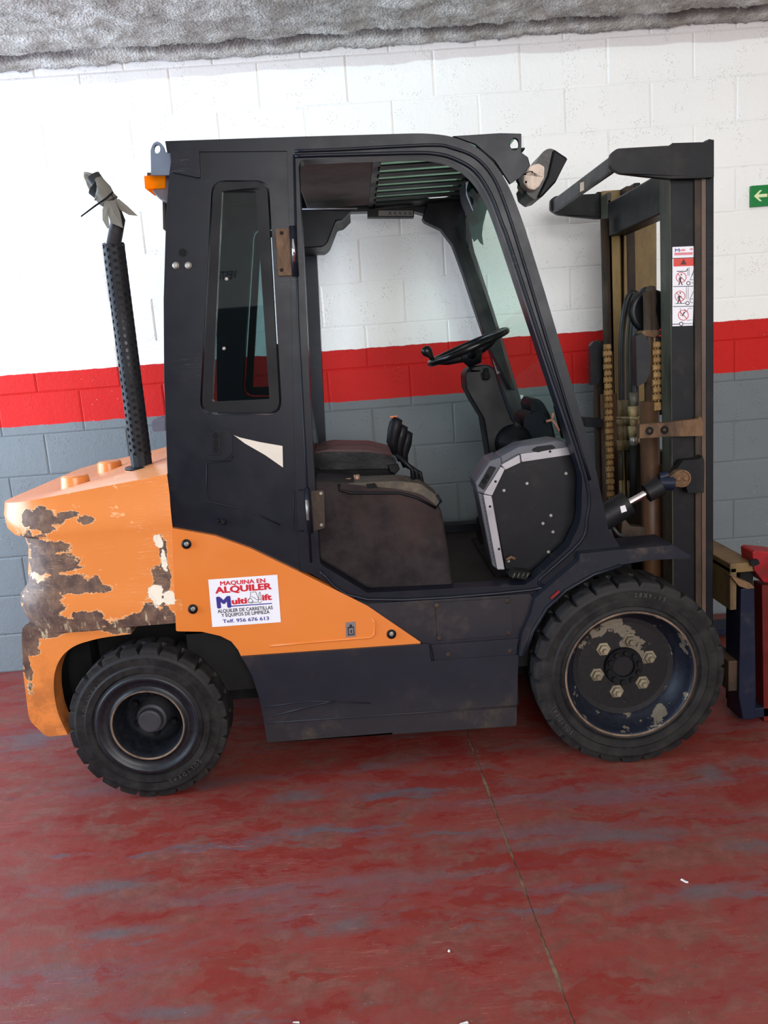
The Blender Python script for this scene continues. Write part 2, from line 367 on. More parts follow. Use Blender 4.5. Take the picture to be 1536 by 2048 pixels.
def m_felt():
    t = NT('worn_felt'); p = t.pos(); n = t.noise(p, 9, 7, .7); f = t.noise(p, 260, 3, .8)
    c = t.mix(t.ramp(n, .3, .7), lin((32, 28, 31)), lin((52, 46, 47))); c = t.mix(t.ramp(f, .6, .8), c, lin((98, 88, 86)))
    d = t.ramp(t.noise(p, 3, 3), .5, .7); c = t.mix(t.math('MULTIPLY', d, .35), c, lin((70, 52, 46)))
    return t.fin(c, .95, None, t.bump(f, .5, .002), .15)
def m_rubber():
    t = NT('tyre_rubber'); p = t.pos(); n = t.noise(p, 16, 6, .7)
    c = t.mix(t.ramp(n, .35, .7), lin((24, 23, 25)), lin((42, 40, 40)))
    return t.fin(c, t.ramp(n, .3, .7, .5, .72), None, t.bump(t.noise(p, 120, 4), .35, .0015), .2)
def m_rim(name, amt, a=(17, 20, 30), b=(29, 33, 47), sc=11):
    t = NT(name); p = t.pos(); n = t.noise(p, sc, 8, .62); n2 = t.noise(p, 60, 5, .7)
    c = t.mix(t.ramp(n2, .3, .7), lin(a), lin(b))
    ch = t.ramp(t.math('ADD', n, t.math('MULTIPLY', t.math('SUBTRACT', n2, .5), .1)), amt, amt + .012); c = t.mix(ch, c, t.mix(n2, lin((88, 80, 70)), lin((120, 112, 98))))
    return t.fin(c, .42, .15, t.bump(ch, -.4, .002), .4)
WALL = m_wall(); FLOOR = m_floor(); CEIL = m_ceiling()
BLACK = m_black(); BLACK2 = m_black('dusty_black_paint', (25, 27, 38), .40, .42, (88, 77, 64), True, True); CABIN = m_black('cabin_black_paint', (19, 21, 30), .34, .07)
DARK = simple('dark_underbody', (12, 12, 13), .85); DARKP = simple('dark_plastic', (14, 15, 20), .48, 0, .1, 6, .1, 300, spec=.18)
ORG = m_orange(); CW = m_counter(); RUB = m_rubber(); RIMF = m_rim('drive_rim_paint', .585); RIMR = m_rim('steer_rim_paint', .70, (18, 19, 24), (32, 34, 42))
EDGE = m_rust('worn_rim_edge', (70, 58, 50), (128, 104, 84)); NUT = m_rust('grey_steel_nut', (96, 88, 74), (140, 128, 108), .5)
RUST = m_rust('rusty_steel', (60, 44, 34), (112, 84, 58)); RUSTD = m_rust('dark_rusty_steel', (38, 30, 25), (66, 50, 38), .6); GREASE = m_rust('greasy_yellow_steel', (104, 84, 46), (142, 116, 68), .45, 5)
OLIVE = m_rust('dusty_steel', (48, 46, 40), (82, 78, 68), .5, 8); CHAINM = m_rust('rusty_chain', (128, 98, 62), (176, 140, 92), .75, 30)
FELT = m_felt(); SILVER = simple('silver_paint', (150, 147, 152), .4, .35, .06, 12, .05, 400); CHROME = simple('chrome', (200, 190, 190), .12, 1., .03); STEEL = simple('zinc_bolt', (150, 146, 140), .4, .6, .1, 40)
VINYL = simple('black_vinyl', (16, 16, 18), .28, 0, .15, 5, .15, 60); VINYLR = simple('worn_seat_top', (74, 46, 48), .5, 0, .3, 9, .1, 60, dirt=(40, 38, 40), damt=.7, dsc=9)
WHITE = simple('white_vinyl', (222, 222, 230), .4, 0, .02); RED = simple('red_print', (196, 40, 54), .4, 0, .05); BLUE = simple('blue_print', (56, 50, 130), .4, 0, .05); INK = simple('black_print', (40, 40, 48), .4, 0, .05)
BRED = simple('red_banner_print', (200, 62, 52), .4, 0, .04); REDP = simple('red_paint', (132, 22, 27), .4, 0, .2, 8, .1, 100, dirt=(70, 40, 36)); CREAM = simple('cream_decal', (206, 196, 184), .5, 0, .04)
AMBER = m_translucent('amber_lens', (255, 150, 20), .25); GGLASS = m_glass('green_windscreen_glass', (.68, .84, .76), .0, .02, .10); SGLASS = m_glass('smoked_window_glass', (.42, .54, .52), .09); LENS = simple('mirror_face', (205, 203, 214), .4, 0, .02)
POLY = m_translucent('green_roof_sheet', (214, 240, 222), .3); HEADL = simple('stained_headliner', (92, 82, 76), .85, 0, .2, 6, .2, 80, dirt=(66, 54, 46), damt=.6, dsc=4)
BAG = m_translucent('cloudy_plastic', (176, 172, 164), .32); GREEN = simple('sign_green', (10, 122, 56), .45, 0, .03); GLOW = simple('sign_cream', (222, 232, 180), .45, 0, .02)
YEL = simple('yellow_print', (200, 186, 30), .4, 0, .1); GREYP = simple('grey_print', (120, 108, 108), .45, 0, .05); HOSE = simple('hose_rubber', (44, 43, 46), .4, 0, .2, 20); BRASS = m_rust('dirty_brass', (104, 88, 60), (150, 132, 98), .5, 30)
NAVY = m_black('navy_paint', (24, 29, 46), .38, .5, (80, 74, 66)); GREYM = m_rust('dirty_white_casting', (150, 128, 116), (206, 190, 176), .6, 20)
# ------------------------------------------------------------------ setting
def struct(o): o['kind'] = 'structure'; return o
def quad(name, vs, mat, parent=None): return mk(name, vs, [(0, 1, 2, 3)], mat, parent, recalc=False)
GREYF = simple('grey_wall_paint', (190, 194, 192), .8, 0, .05); LIGHTW = simple('light_wall_paint', (205, 205, 200), .8, 0, .04)
DGREY = simple('dark_grey_wall_paint', (52, 54, 56), .7, 0, .1)
# floor: sub-base with slabs on both sides of a jagged saw joint
fl = struct(mk('floor', [(-3.4, -8.2, -.10), (5.6, -8.2, -.10), (5.6, .02, -.10), (-3.4, .02, -.10), (-3.4, -8.2, -.005), (5.6, -8.2, -.005), (5.6, .02, -.005), (-3.4, .02, -.005)],
     [(0, 3, 2, 1), (4, 5, 6, 7), (0, 1, 5, 4), (1, 2, 6, 5), (2, 3, 7, 6), (3, 0, 4, 7)], simple('joint_filler', (124, 102, 84), .9, 0, .3, 40)))
ys = [-8.2 + i * 8.22 / 500 for i in range(501)]
def jx(y, s):
    n = noise.noise(Vector((s * 3, y * 9, 0))) * .004 + noise.noise(Vector((s * 9, y * 45, 3))) * .003
    wide = .0026 + .012 * max(0, noise.noise(Vector((1, y * 3.1, 9)))) * 2
    return 1.06 + (-1.1 - y) * .034 * (1 if y > -3 else 1) * (1 if y > -2.6 else 1) + n + s * wide if y > -2.6 else 1.111 + n + s * wide
for s, X in ((-1, -3.4), (1, 5.6)):
    top = [(jx(y, s), y, 0) for y in ys]; n = len(top)
    vs = top + [(X, y, 0) for y in ys] + [(x, y, -.012) for x, y, _ in top]
    fs = []
    for i in range(n - 1): fs += [(i, i + 1, n + i + 1, n + i), (i, 2 * n + i, 2 * n + i + 1, i + 1)]
    mk('slab', vs, fs, FLOOR, fl, recalc=True)
# block wall
wl = struct(mk('wall_back', [(-3.4, .002, 0), (5.6, .002, 0), (5.6, .002, 4.2), (-3.4, .002, 4.2), (-3.4, .2, 0), (5.6, .2, 0), (5.6, .2, 4.2), (-3.4, .2, 4.2)],
     [(0, 1, 2, 3), (5, 4, 7, 6), (0, 4, 5, 1), (3, 2, 6, 7), (0, 3, 7, 4), (1, 5, 6, 2)], WALL))
def block_mesh(wd, seed):
    rnd = random.Random(seed); g = .0013; hw = wd / 2 - g; hh = .1 - g; b = .0065
    j = lambda a: (rnd.random() - .5) * a
    f = [(-hw + b + j(.004), -.008, -hh + b + j(.004)), (hw - b + j(.004), -.008, -hh + b + j(.004)), (hw - b + j(.006), -.008, hh - b + j(.004)), (-hw + b + j(.006), -.008, hh - b + j(.004))]
    m = [(-hw, -.001, -hh), (hw, -.001, -hh), (hw, -.001, hh), (-hw, -.001, hh)]; k = [(x, .02, z) for x, _, z in m]
    me = bpy.data.meshes.new('block'); me.from_pydata([(x, y * .45, z) for x, y, z in f] + m + k, [], [(0, 1, 2, 3), (4, 5, 1, 0), (5, 6, 2, 1), (6, 7, 3, 2), (7, 4, 0, 3), (8, 9, 5, 4), (9, 10, 6, 5), (10, 11, 7, 6), (11, 8, 4, 7)])
    me.materials.append(WALL); return me
BM = [block_mesh(.4, i) for i in range(8)]
rest = MB()
for r in range(15):
    off = 0 if r % 2 else .2
    for i in range(-9, 15):
        cx = i * .4 + off + .2; cz = r * .2 + .1
        if cx < -3.3 or cx > 5.5: continue
        me = random.choice(BM); dy = random.uniform(0, .003); rot = random.uniform(-.004, .004)
        if -1.3 < cx < 3.5:
            o = bpy.data.objects.new('block', me); COL.objects.link(o); o.parent = wl
            o.location = Vector((cx, -.001 + dy, cz)) - WP['wall_back']; o.rotation_euler = (0, rot, random.uniform(-.004, .004)); WP[o.name] = Vector((cx, dy, cz))
        else: rest.add([v.co + Vector((cx, -.001 + dy, cz)) for v in me.vertices], [tuple(p.vertices) for p in me.polygons])
o = rest.out('block', WALL, wl, recalc=False); o['kind'] = 'stuff'
# rough sprayed soffit over the wall
mb = MB(); nx, ny = 620, 72
X0, X1, YA, YB_ = -3.4, 5.6, .0, -1.05
vs = []
for i in range(nx + 1):
    x = X0 + (X1 - X0) * i / nx
    for j in range(ny + 1):
        y = YA + (YB_ - YA) * j / ny
        z = 2.845 + .016 * noise.noise(Vector((x * 7, y * 7, 1))) + .014 * abs(noise.noise(Vector((x * 38, y * 38, 5)))) * -1 + .012 * noise.noise(Vector((x * 1.3, y * 2, 8)))
        z += .022 * math.exp(-((y + .115) / .028) ** 2) + (-.016 if -.115 < y < -.0 else 0) + .01 * math.exp(-((y + .36) / .03) ** 2)
        z += -.012 * max(0, noise.noise(Vector((x * 60, y * 60, 11))))
        vs.append((x, y, z))
fs = [(i * (ny + 1) + j, i * (ny + 1) + j + 1, (i + 1) * (ny + 1) + j + 1, (i + 1) * (ny + 1) + j) for i in range(nx) for j in range(ny)]
struct(mk('ceiling', vs, fs, CEIL, smooth=True, recalc=False))
struct(MB().box((-3.4, -1.06, 2.83), (5.6, -1.04, 4.2)).out('trim_1', LIGHTW))
struct(MB().box((-3.4, -8.2, 4.2), (5.6, .2, 4.3)).out('ceiling', LIGHTW))
struct(MB().box((5.6, -8.2, -.1), (5.7, .2, 4.3)).out('wall_right', LIGHTW))
# left wall with the wide open vehicle door, and the closed wall behind the photographer
struct(MB().box((-3.5, -8.2, 0), (-3.4, -3.6, 4.3)).box((-3.5, -.15, 0), (-3.4, .2, 4.3)).box((-3.5, -3.6, 3.3), (-3.4, -.15, 4.3)).out('wall_left', LIGHTW))
wf = struct(MB().box((-3.4, -8.3, 2.05), (5.6, -8.2, 4.3)).out('wall_front', GREYF))
struct(MB().box((-3.4, -8.3, -.1), (5.6, -8.2, 2.05)).out('trim_2', DGREY))
vs, fs = text_mesh('VESTUARIO', .01); k = .42 / max(v.x for v in vs)
mk('lettering', [(-.50 - v.x * k, -8.195, 2.36 + v.y * k * 1.5) for v in vs], fs, INK, wf, recalc=False)
# ------------------------------------------------------------------ the forklift
FLT = bpy.data.objects.new('forklift', None); COL.objects.link(FLT); FLT.location = (.8, -.78, 0); FLT.empty_display_size = .3
WP['forklift'] = Vector((.8, -.78, 0))
FLT['label'] = 'orange and black diesel forklift truck with scraped counterweight parked along the striped block wall'; FLT['category'] = 'forklift'
YC = -.78
def mir(o, parent=None, yc=YC, name=None):   # the matching piece of the far side
    me = o.data.copy(); me.transform(Matrix.Scale(-1, 4, (0, 1, 0))); me.flip_normals()
    W = WP[o.name]; q = link(name or o.name.split('.')[0], me, parent or o.parent, Vector((W.x, 2 * yc - W.y, W.z)))
    for m in o.modifiers:
        n = q.modifiers.new(m.name, 'BEVEL'); n.width = m.width; n.segments = m.segments; n.limit_method = 'ANGLE'; n.angle_limit = m.angle_limit; n.harden_normals = True
    return q
YS = -1.36      # near side of the body
# --- counterweight: stacked plan outlines with rounded rear corners
XR = .086
def plan(xr, hw, rc, n=10):              # half plan from the near front edge round the rear to the far front edge
    pts = [(XR, YC - hw)]
    for k in range(n + 1):
        a = PI / 2 * k / n; pts.append((xr + rc - rc * math.sin(a), YC - hw + rc - rc * math.cos(a)))
    for k in range(n + 1):
        a = PI / 2 * (1 - k / n); pts.append((xr + rc - rc * math.sin(a), YC + hw - rc + rc * math.cos(a)))
    pts.append((XR, YC + hw)); return pts
def zpx(px, py): return at(px, py, -1.3).z
levels = [(.615, -.475, .575, .16), (.66, -.50, .58, .16), (.70, -.512, .58, .16), (.735, -.508, .578, .16), (.77, -.475, .576, .15), (.84, -.462, .576, .15), (.90, -.452, .578, .15), (.945, -.458, .578, .15), (.955, -.50, .58, .17),
          (.975, -.525, .58, .19), (1.02, -.535, .575, .20), (1.06, -.53, .565, .20)]
vs = []; fs = []
for z, xr, hw, rc in levels: vs += [(x, y, z) for x, y in plan(xr, hw, rc)]
m = len(plan(0, 1, .1))
# sloping shoulder and domed top
def shoulder(t, z0):
    out = []
    for x, y in plan(-.53, .565, .20):
        f = (x - (-.53)) / (XR + .53); f = min(1, max(0, f))
        cx = XR - (XR - x) * (1 - t * .34); cy = YC + (y - YC) * (1 - t * .42)
        zz = z0 + t * (.035 + .075 * f) ; out.append((cx, cy, zz))
    return out
def topz(x): return 1.06 + .07 * min(1, max(0, (x + .53) / .62))
lv2 = []
base = plan(-.53, .565, .20)
for t in (0.0, .25, .5, .75, 1.0):
    row = []
    for x, y in base:
        s = t
        cx = XR - (XR - x) * (1 - s * .30) if x < XR - .001 else XR
        cy = YC + (y - YC) * (1 - s * .35)
        z = topz(x) + .0 + (.042 * (1 - (1 - s) ** 2)) * min(1, max(.15, (x + .60) / .5))
        if t == 0: cy = y * 1.0; z = topz(x)
        row.append((cx, cy, z))
    lv2.append(row)
rows = len(levels)
for row in lv2: vs += row; rows += 1
for i in range(rows - 1):
    for j in range(m - 1): fs.append((i * m + j, i * m + j + 1, (i + 1) * m + j + 1, (i + 1) * m + j))
fs.append(tuple(range(m))); fs.append(tuple((rows - 1) * m + j for j in range(m)))
cwt = mk('counterweight', vs, fs, CW, FLT, bevel=.008, label='orange cast counterweight with large scraped rusty patches')
# lower corner legs in front of and behind the wheel arch
leg_pts = [(43, 1272, 8), (46, 1345), (58, 1440, 12), (92, 1474, 10), (136, 1470), (116, 1430, 20), (107, 1385, 20), (108, 1345, 18), (122, 1312, 18), (150, 1290, 18), (200, 1276, 20), (262, 1268), (262, 1255), (45, 1255)]
lg = P('counterweight_leg', leg_pts, -1.335, -1.255, CW, FLT, bevel=.02)
mir(lg)
P('arch_liner', [(max(78, p[0] - 2 if p[1] > 1300 else p[0]), p[1] - 1) + tuple(p[2:]) for p in leg_pts], -1.27, -1.10, DARK, FLT, bevel=.004)
a = at(46, 1345, -1.33); b = at(95, 1472, -1.33)
MB().box((b.x - .035, -1.10, b.z + .02), (-.34, -.46, .64)).out('arch_core', DARK, FLT)
MB().box((a.x + .01, -1.30, b.z + .02), (b.x - .03, -.26, .63)).out('counterweight_core', CW, FLT, bevel=.02)
# stub caps on top of the counterweight and the exhaust collar
for px, py, Y in ((150, 958, -1.12), (219, 929, -.62)):
    c = at(px, py, Y); o = MB().lathe(c, [(0, .016), (.040, .016), (.048, .010), (.052, -.03), (.056, -.06)], 24, 'Z').out('lifting_boss', CW, FLT, smooth=False, bevel=.003)
# --- hood behind the cabin
YE = -1.17
c = at(285, 937, YE)
PX, PY_, PZ = c.x, YE, c.z
MB().lathe((PX, PY_, PZ), [(0, .0), (.060, .0), (.063, -.012), (.072, -.035), (.075, -.09)], 28, 'Z').out('exhaust_collar', ORG, FLT)
# --- exhaust stack
ex = MB().lathe((PX, PY_, PZ), [(0, .010), (.058, .010), (.060, .005), (.058, 0), (0, 0)], 28, 'Z').out('exhaust_flange', DARKP, FLT, bevel=.001)
EXH = at(240, 490, YE).z - PZ
mb = MB(); NCOL, NROW = 12, 29; RR = .0365; ch = (EXH - .05) / NROW
for i in range(NCOL):
    for j in range(NROW):
        u0 = 2 * PI * i / NCOL; du = 2 * PI / NCOL; v0 = .045 + (j + (.5 if i % 2 else 0)) * ch
        sq = [(0, 0), (.5, 0), (1, 0), (1, .5), (1, 1), (.5, 1), (0, 1), (0, .5)]
        ci = [(.5 + .0068 / (du * RR) * math.cos(a), .5 + .0068 / ch * math.sin(a)) for a in [(-.75 + .25 * k) * PI for k in range(8)]]
        pts = [(u0 + s * du, v0 + t * ch) for s, t in sq + ci]
        mb.add([(PX + RR * math.cos(u), PY_ + RR * math.sin(u), PZ + v) for u, v in pts], [(k, (k + 1) % 8, 8 + (k + 1) % 8, 8 + k) for k in range(8)])
    u0 = 2 * PI * i / NCOL; du = 2 * PI / NCOL; vA = .045 + (.5 if i % 2 else 0) * ch; vB = vA + NROW * ch
    for lo, hi in ((.0, vA), (vB, EXH)):
        if hi - lo > 1e-4: mb.add([(PX + RR * math.cos(u), PY_ + RR * math.sin(u), PZ + v) for u, v in ((u0, lo), (u0 + du, lo), (u0 + du, hi), (u0, hi))], [(0, 1, 2, 3)])
mb.lathe((PX, PY_, PZ), [(RR, EXH), (RR + .001, EXH + .003), (RR - .003, EXH + .003), (RR - .003, EXH)], 28, 'Z')
sl = mb.out('heat_shield', m_black('matt_exhaust_black', (30, 30, 34), .55, .1, scr=False), FLT, label='perforated black exhaust heat shield')
md = sl.modifiers.new('s', 'SOLIDIFY'); md.thickness = .0015
T = [(PX, PY_, PZ), (PX, PY_, PZ + EXH - .004), (PX, PY_, PZ + EXH)]
q1 = at(236, 440, YE); q2 = at(222, 405, YE); q3 = at(186, 352, YE)
T += [(q1.x, YE, q1.z), (q2.x, YE, q2.z), (q3.x, YE, q3.z)]
mb = MB().tube(T, [.0335, .0335, .024, .024, .024, .024], 18, cap=False)
o = mb.out('exhaust_pipe', simple('exhaust_steel', (52, 50, 52), .4, .4, .3, 30), FLT, smooth=True); md = o.modifiers.new('s', 'SOLIDIFY'); md.thickness = .002; md.offset = -1
# --- orange side panel
P('side_panel', [(342, 1056), (430, 1072), (500, 1097), (600, 1145), (735, 1212), (842, 1285), (840, 1288), (700, 1298), (482, 1313), (476, 1300), (462, 1283), (440, 1272), (405, 1264), (356, 1263), (352, 1262)],
  YS, YS + .035, ORG, FLT, bevel=.004, label='smooth orange side panel carrying the rental sticker')
def cat(P, m=4):
    if len(P) < 4: return P
    out = []
    for i in range(len(P) - 1):
        a = P[max(i - 1, 0)]; b = P[i]; c = P[i + 1]; d = P[min(i + 2, len(P) - 1)]
        for k in range(m):
            t = k / m; out.append(.5 * ((2 * b) + (c - a) * t + (2 * a - 5 * b + 4 * c - d) * t * t + (3 * b - a - 3 * c + d) * t ** 3))
    return out + [P[-1]]
def rod(name, pts, r, mat, parent=FLT, n=8, sm=False, **k): return MB().tube(cat([at(*p) for p in pts]) if sm else [at(*p) for p in pts], r, n).out(name, mat, parent, smooth=True, **k)
rod('panel_rib', [(745, 1238, YS), (750, 1245, YS), (749, 1268, YS), (742, 1275, YS), (640, 1283, YS), (540, 1292, YS)], .004, ORG)
def bolt(px, py, Y, r, mat=STEEL, parent=FLT, ln=.008, name='bolt', n=12):
    c = at(px, py, Y); return MB().lathe(c, [(0, -ln), (r * .55, -ln), (r * .62, -ln * .8), (r * .95, -ln * .5), (r, 0), (0, 0)], n).out(name, mat, parent)
for px, py in ((373, 1088), (386, 1218), (783, 1268)):
    bolt(px, py, YS, .017, DARKP, ln=.010, name='panel_fastener', n=18); bolt(px, py, YS - .009, .008, STEEL, ln=.004, name='panel_fastener')
# key-symbol label
d = decal('fuel_label', [[(691, 1245), (711, 1243), (712, 1273), (692, 1275)]], YS - .0006, GREYP, FLT, label='small grey pictogram label')
decal('pictogram', [[(695, 1254), (708, 1253), (709, 1270), (696, 1271)], [(699, 1249), (704, 1249), (704, 1254), (699, 1254)]], YS - .001, INK, d)
decal('pictogram', [[(697.5, 1256.5), (706.5, 1255.8), (707, 1268), (698, 1268.6)]], YS - .0014, GREYP, d)
decal('pictogram', [[(701, 1260), (704, 1259.8), (704.3, 1266), (701.3, 1266)]], YS - .0018, INK, d)
# --- rental sticker
def Z4(x, y): return (x / 8.533 + 400, y / 8.533 + 1130)
st = decal('rental_sticker', [[Z4(210, 1060), Z4(1380, 975), Z4(1320, 165), Z4(140, 250)]], YS - .0008, WHITE, FLT, label='white sticker with red, blue and black lettering')
YT = YS - .0014
def tl(s, a, b, h, mat, bold): text_px(s, Z4(*a), Z4(*b), h / 8.533, YT, mat, st, bold)
tl('MAQUINA EN', (345, 350), (1118, 296), 70, RED, .035); tl('ALQUILER', (262, 485), (1228, 408), 104, RED, .05)
tl('M', (292, 733), (537, 715), 185, BLUE, .06); tl('ulti', (545, 670), (808, 650), 100, RED, .05); tl('ift', (1062, 603), (1230, 590), 98, RED, .05)
tl('ALQUILER DE CARRETILLAS', (303, 820), (1243, 752), 60, INK, .022); tl('Y EQUIPOS DE LIMPIEZA', (368, 890), (1190, 826), 58, INK, .022); tl('Telf. 956 676 613', (390, 990), (1180, 935), 60, BLUE, .022)
decal('lettering', [[Z4(535, 712), Z4(1228, 664), Z4(1228, 648), Z4(535, 694)]], YT, BLUE, st)
ic = []
for pl in ([(860, 465), (950, 458), (1005, 590)], [(858, 468), (865, 520), (850, 565)], [(880, 540), (930, 560), (960, 590), (1000, 590)], [(850, 570), (820, 600), (825, 640), (870, 640)], circ(855, 608, 38, 14), circ(1020, 615, 30, 14),
           [(890, 640), (980, 635)], [(1010, 480), (1000, 580)], [(1030, 478), (1045, 590)], [(1005, 478), (1020, 460), (1032, 478)], [(870, 655), (905, 640), (900, 600)]):
    ic += ribbon_poly([Z4(*q) for q in pl], .9)
decal('forklift_outline', ic, YT, INK, st)
# --- black skirts and sills
YK = YS - .012
P('skirt', [(482, 1314), (700, 1299), (858, 1288), (862, 1322), (1037, 1310), (1033, 1452, 6), (534, 1486, 6), (528, 1445), (518, 1395), (504, 1352), (490, 1326)], YK, YK + .05, BLACK2, FLT, bevel=.006, label='black lower skirt with dents and dust')
rod('skirt_dent', [(545, 1432, YK), (640, 1408, YK), (670, 1402, YK)], .004, BLACK2); rod('skirt_dent', [(530, 1414, YK), (620, 1402, YK), (742, 1406, YK)], .003, BLACK2)
rod('skirt_crease', [(534, 1446, YK), (800, 1428, YK), (1034, 1412, YK)], .0035, BLACK2)
P('sill_panel', [(705, 1196), (735, 1208), (1060, 1188), (1068, 1196), (1060, 1230), (1042, 1275), (1036, 1312), (862, 1322), (858, 1287), (844, 1286)], YS + .004, YS + .05, BLACK2, FLT, bevel=.003)
cv = P('bolted_cover', [(870, 1206, 4), (1020, 1196, 4), (1026, 1270, 4), (876, 1281, 4)], YS - .004, YS + .01, BLACK2, FLT, bevel=.002)
for px, py in ((874, 1211), (1015, 1202), (1018, 1266), (879, 1276), (897, 1309), (1020, 1302)): bolt(px, py, YS - .004, .0095, RUSTD, ln=.006)
P('flange_strip', [(862, 1290), (1040, 1277), (1036, 1290), (1035, 1312), (868, 1324)], YS - .006, YS + .01, BLACK2, FLT, bevel=.003)
# --- cabin side frame
YF = -1.345
outer = [(330, 282), (600, 273), (850, 266, 30), (905, 272, 26), (952, 292, 26), (992, 328, 26), (1020, 376, 26), (1045, 440, 30), (1090, 585), (1130, 720), (1190, 930), (1217, 1058), (1242, 1096), (1166, 1106), (1160, 1120), (1070, 1198, 6), (1060, 1190), (735, 1209),
         (700, 1192), (622, 1148), (600, 1142), (592, 1000), (583, 640), (574, 302), (334, 304)]
hole = [(597, 332, 10), (602, 320, 6), (700, 315), (858, 311, 26), (905, 321, 24), (945, 348, 24), (975, 393, 24), (997, 450, 28), (1080, 700), (1165, 955, 14), (1162, 1045, 20), (1138, 1094), (1066, 1160), (1050, 1170), (735, 1186), (640, 1128, 8), (632, 1000), (624, 865), (607, 513)]
fr = P('cabin_frame', outer, YF, YF + .075, CABIN, FLT, holes=[hole], bevel=.009, seg=3)
mir(fr)
# lips running along the frame
rod('door_seal', [(590, 312, YF - .003), (660, 310, YF - .003), (740, 308, YF - .003), (820, 306, YF - .003), (866, 307, YF - .003), (905, 316, YF - .003), (950, 342, YF - .003), (982, 390, YF - .003), (1004, 447, YF - .003), (1020, 490, YF - .003), (1088, 700, YF - .003), (1172, 955, YF - .003), (1174, 1040, YF - .003), (1160, 1084, YF - .003), (1080, 1158, YF - .003), (1062, 1180, YF - .003), (735, 1199, YF - .003), (640, 1142, YF - .003)], .006, CABIN, sm=True)
rod('door_seal', [(590, 302, YF - .003), (680, 299, YF - .003), (770, 294, YF - .003), (870, 290, YF - .003), (905, 296, YF - .003), (950, 314, YF - .003), (985, 352, YF - .003), (1010, 408, YF - .003), (1040, 500, YF - .003), (1100, 700, YF - .003), (1180, 960, YF - .003)], .005, CABIN, sm=True)
rod('door_seal', [(588, 310, YF - .002), (596, 640, YF - .002), (610, 900, YF - .002), (622, 1125, YF - .002)], .004, CABIN)
# rear quarter panel with its window
qp = P('quarter_panel', [(345, 303), (575, 300), (584, 640), (593, 1000), (600, 1141), (560, 1124), (480, 1088), (430, 1072), (341, 1053), (334, 930), (328, 760), (327, 600), (332, 430), (338, 350)], YF + .006, YF + .07, CABIN, FLT,
       holes=[[(424, 361, 26), (537, 361, 26), (564, 830, 30), (399, 830, 30)]], bevel=.012, seg=3)
mir(qp)
wf_ = P('window_frame', [(427, 364, 24), (534, 364, 24), (560, 826, 28), (403, 826, 28)], YF + .002, YF + .03, DARKP, FLT, holes=[[(444, 382, 4), (511, 382, 4), (539, 799, 6), (424, 804, 6)]], bevel=.003)
P('glass', [(440, 378), (514, 378), (543, 803), (420, 808)], YF + .016, YF + .02, SGLASS, wf_, bevel=0)
w2 = mir(wf_); 
for px, py in ((453, 558), (448, 697)): bolt(px, py, YF + .015, .006, STEEL, wf_, .003)
# corner patch and lifting eyes
P('corner_patch', [(340, 302), (398, 299, 4), (401, 356, 6), (344, 344, 4)], YF - .006, YF + .01, CABIN, FLT, bevel=.002)
le = P('lifting_eye', [(302, 350), (301, 300, 4), (306, 286, 8), (316, 282, 6), (326, 290, 8), (330, 304), (345, 306), (346, 350)], YF + .012, YF + .026, simple('grey_blue_plate', (92, 102, 118), .45, 0, .1, 8), FLT, holes=[circ(314, 298, 6.5, 14, 9)], bevel=.002)
mir(le)
P('lifting_eye', [(905, 272), (1000, 266), (1043, 267), (1043, 305), (1056, 314), (1060, 332), (1044, 352), (1020, 368), (990, 322), (950, 288)], YF + .03, YF + .045, CABIN, FLT, holes=[circ(1029, 288, 9, 14, 12)], bevel=.002)
# recessed pull, slots, decals, bolts, hinges on the quarter panel
hs = P('door_pull', [(407, 860, 10), (450, 856, 10), (465, 868, 8), (466, 905, 8), (452, 920, 10), (410, 921, 10)], YF - .002, YF + .01, CABIN, FLT, bevel=.004)
P('pull_face', [(412, 864, 8), (440, 861, 8), (442, 909, 8), (414, 911, 8)], YF - .008, YF - .001, CABIN, hs, bevel=.003)
for y in (872, 886, 899): P('slot', circ(431, y, 6, 12, 7), YF - .0095, YF - .007, DARK, hs, bevel=0)
decal('cream_flash', [[(467, 870), (480, 875), (519, 884), (565, 892), (566, 935), (530, 910), (490, 887)][::-1]], YF + .0042, CREAM, FLT, label='cream pointed flash decal')
P('vent_hole', circ(365, 505, 8, 16), YF + .003, YF + .007, DARK, FLT, bevel=0)
for px, py in ((352, 531), (377, 531)): bolt(px, py, YF + .005, .0115, STEEL, ln=.010)
for px, py in ((437, 1041), (447, 1043)): bolt(px, py, YF + .005, .012 if px > 440 else .007, DARKP, ln=.012, name='rubber_stop')
rod('pressed_line', [(466, 912, YF + .004), (460, 922, YF + .004), (414, 926, YF + .004), (413, 1002, YF + .004), (500, 1022, YF + .004), (560, 1050, YF + .004)], .0025, CABIN)
rod('pressed_line', [(606, 980, YF - .001), (587, 981, YF - .001), (590, 1062, YF - .001), (608, 1062, YF - .001)], .002, CABIN)
hg = P('hinge_leaf', [(551, 458, 5), (584, 455), (590, 550), (556, 552, 5)], YF - .008, YF + .006, RUST, FLT, bevel=.002, label='rusty hinge leaf')
for py in (466, 540): bolt(563, py, YF - .008, .006, DARK, hg, .002)
rod('hinge_pin', [(585, 452, YF - .012), (591, 552, YF - .012)], .011, CABIN, hg); rod('hinge_pin', [(586, 478, YF - .020), (589, 524, YF - .020)], .006, CHROME, hg)
hg = P('hinge_leaf', [(622, 982, 3), (648, 980, 6), (650, 1056, 6), (628, 1062, 3)], YF - .004, YF + .006, RUSTD, FLT, bevel=.002)
rod('hinge_pin', [(614, 976, YF - .010), (621, 1066, YF - .010)], .009, CABIN, hg); rod('hinge_pin', [(613, 1000, YF - .018), (616, 1040, YF - .018)], .005, STEEL, hg)
for px, py in ((642, 987), (643, 1050)): bolt(px, py, YF - .004, .006, STEEL, hg, .004)
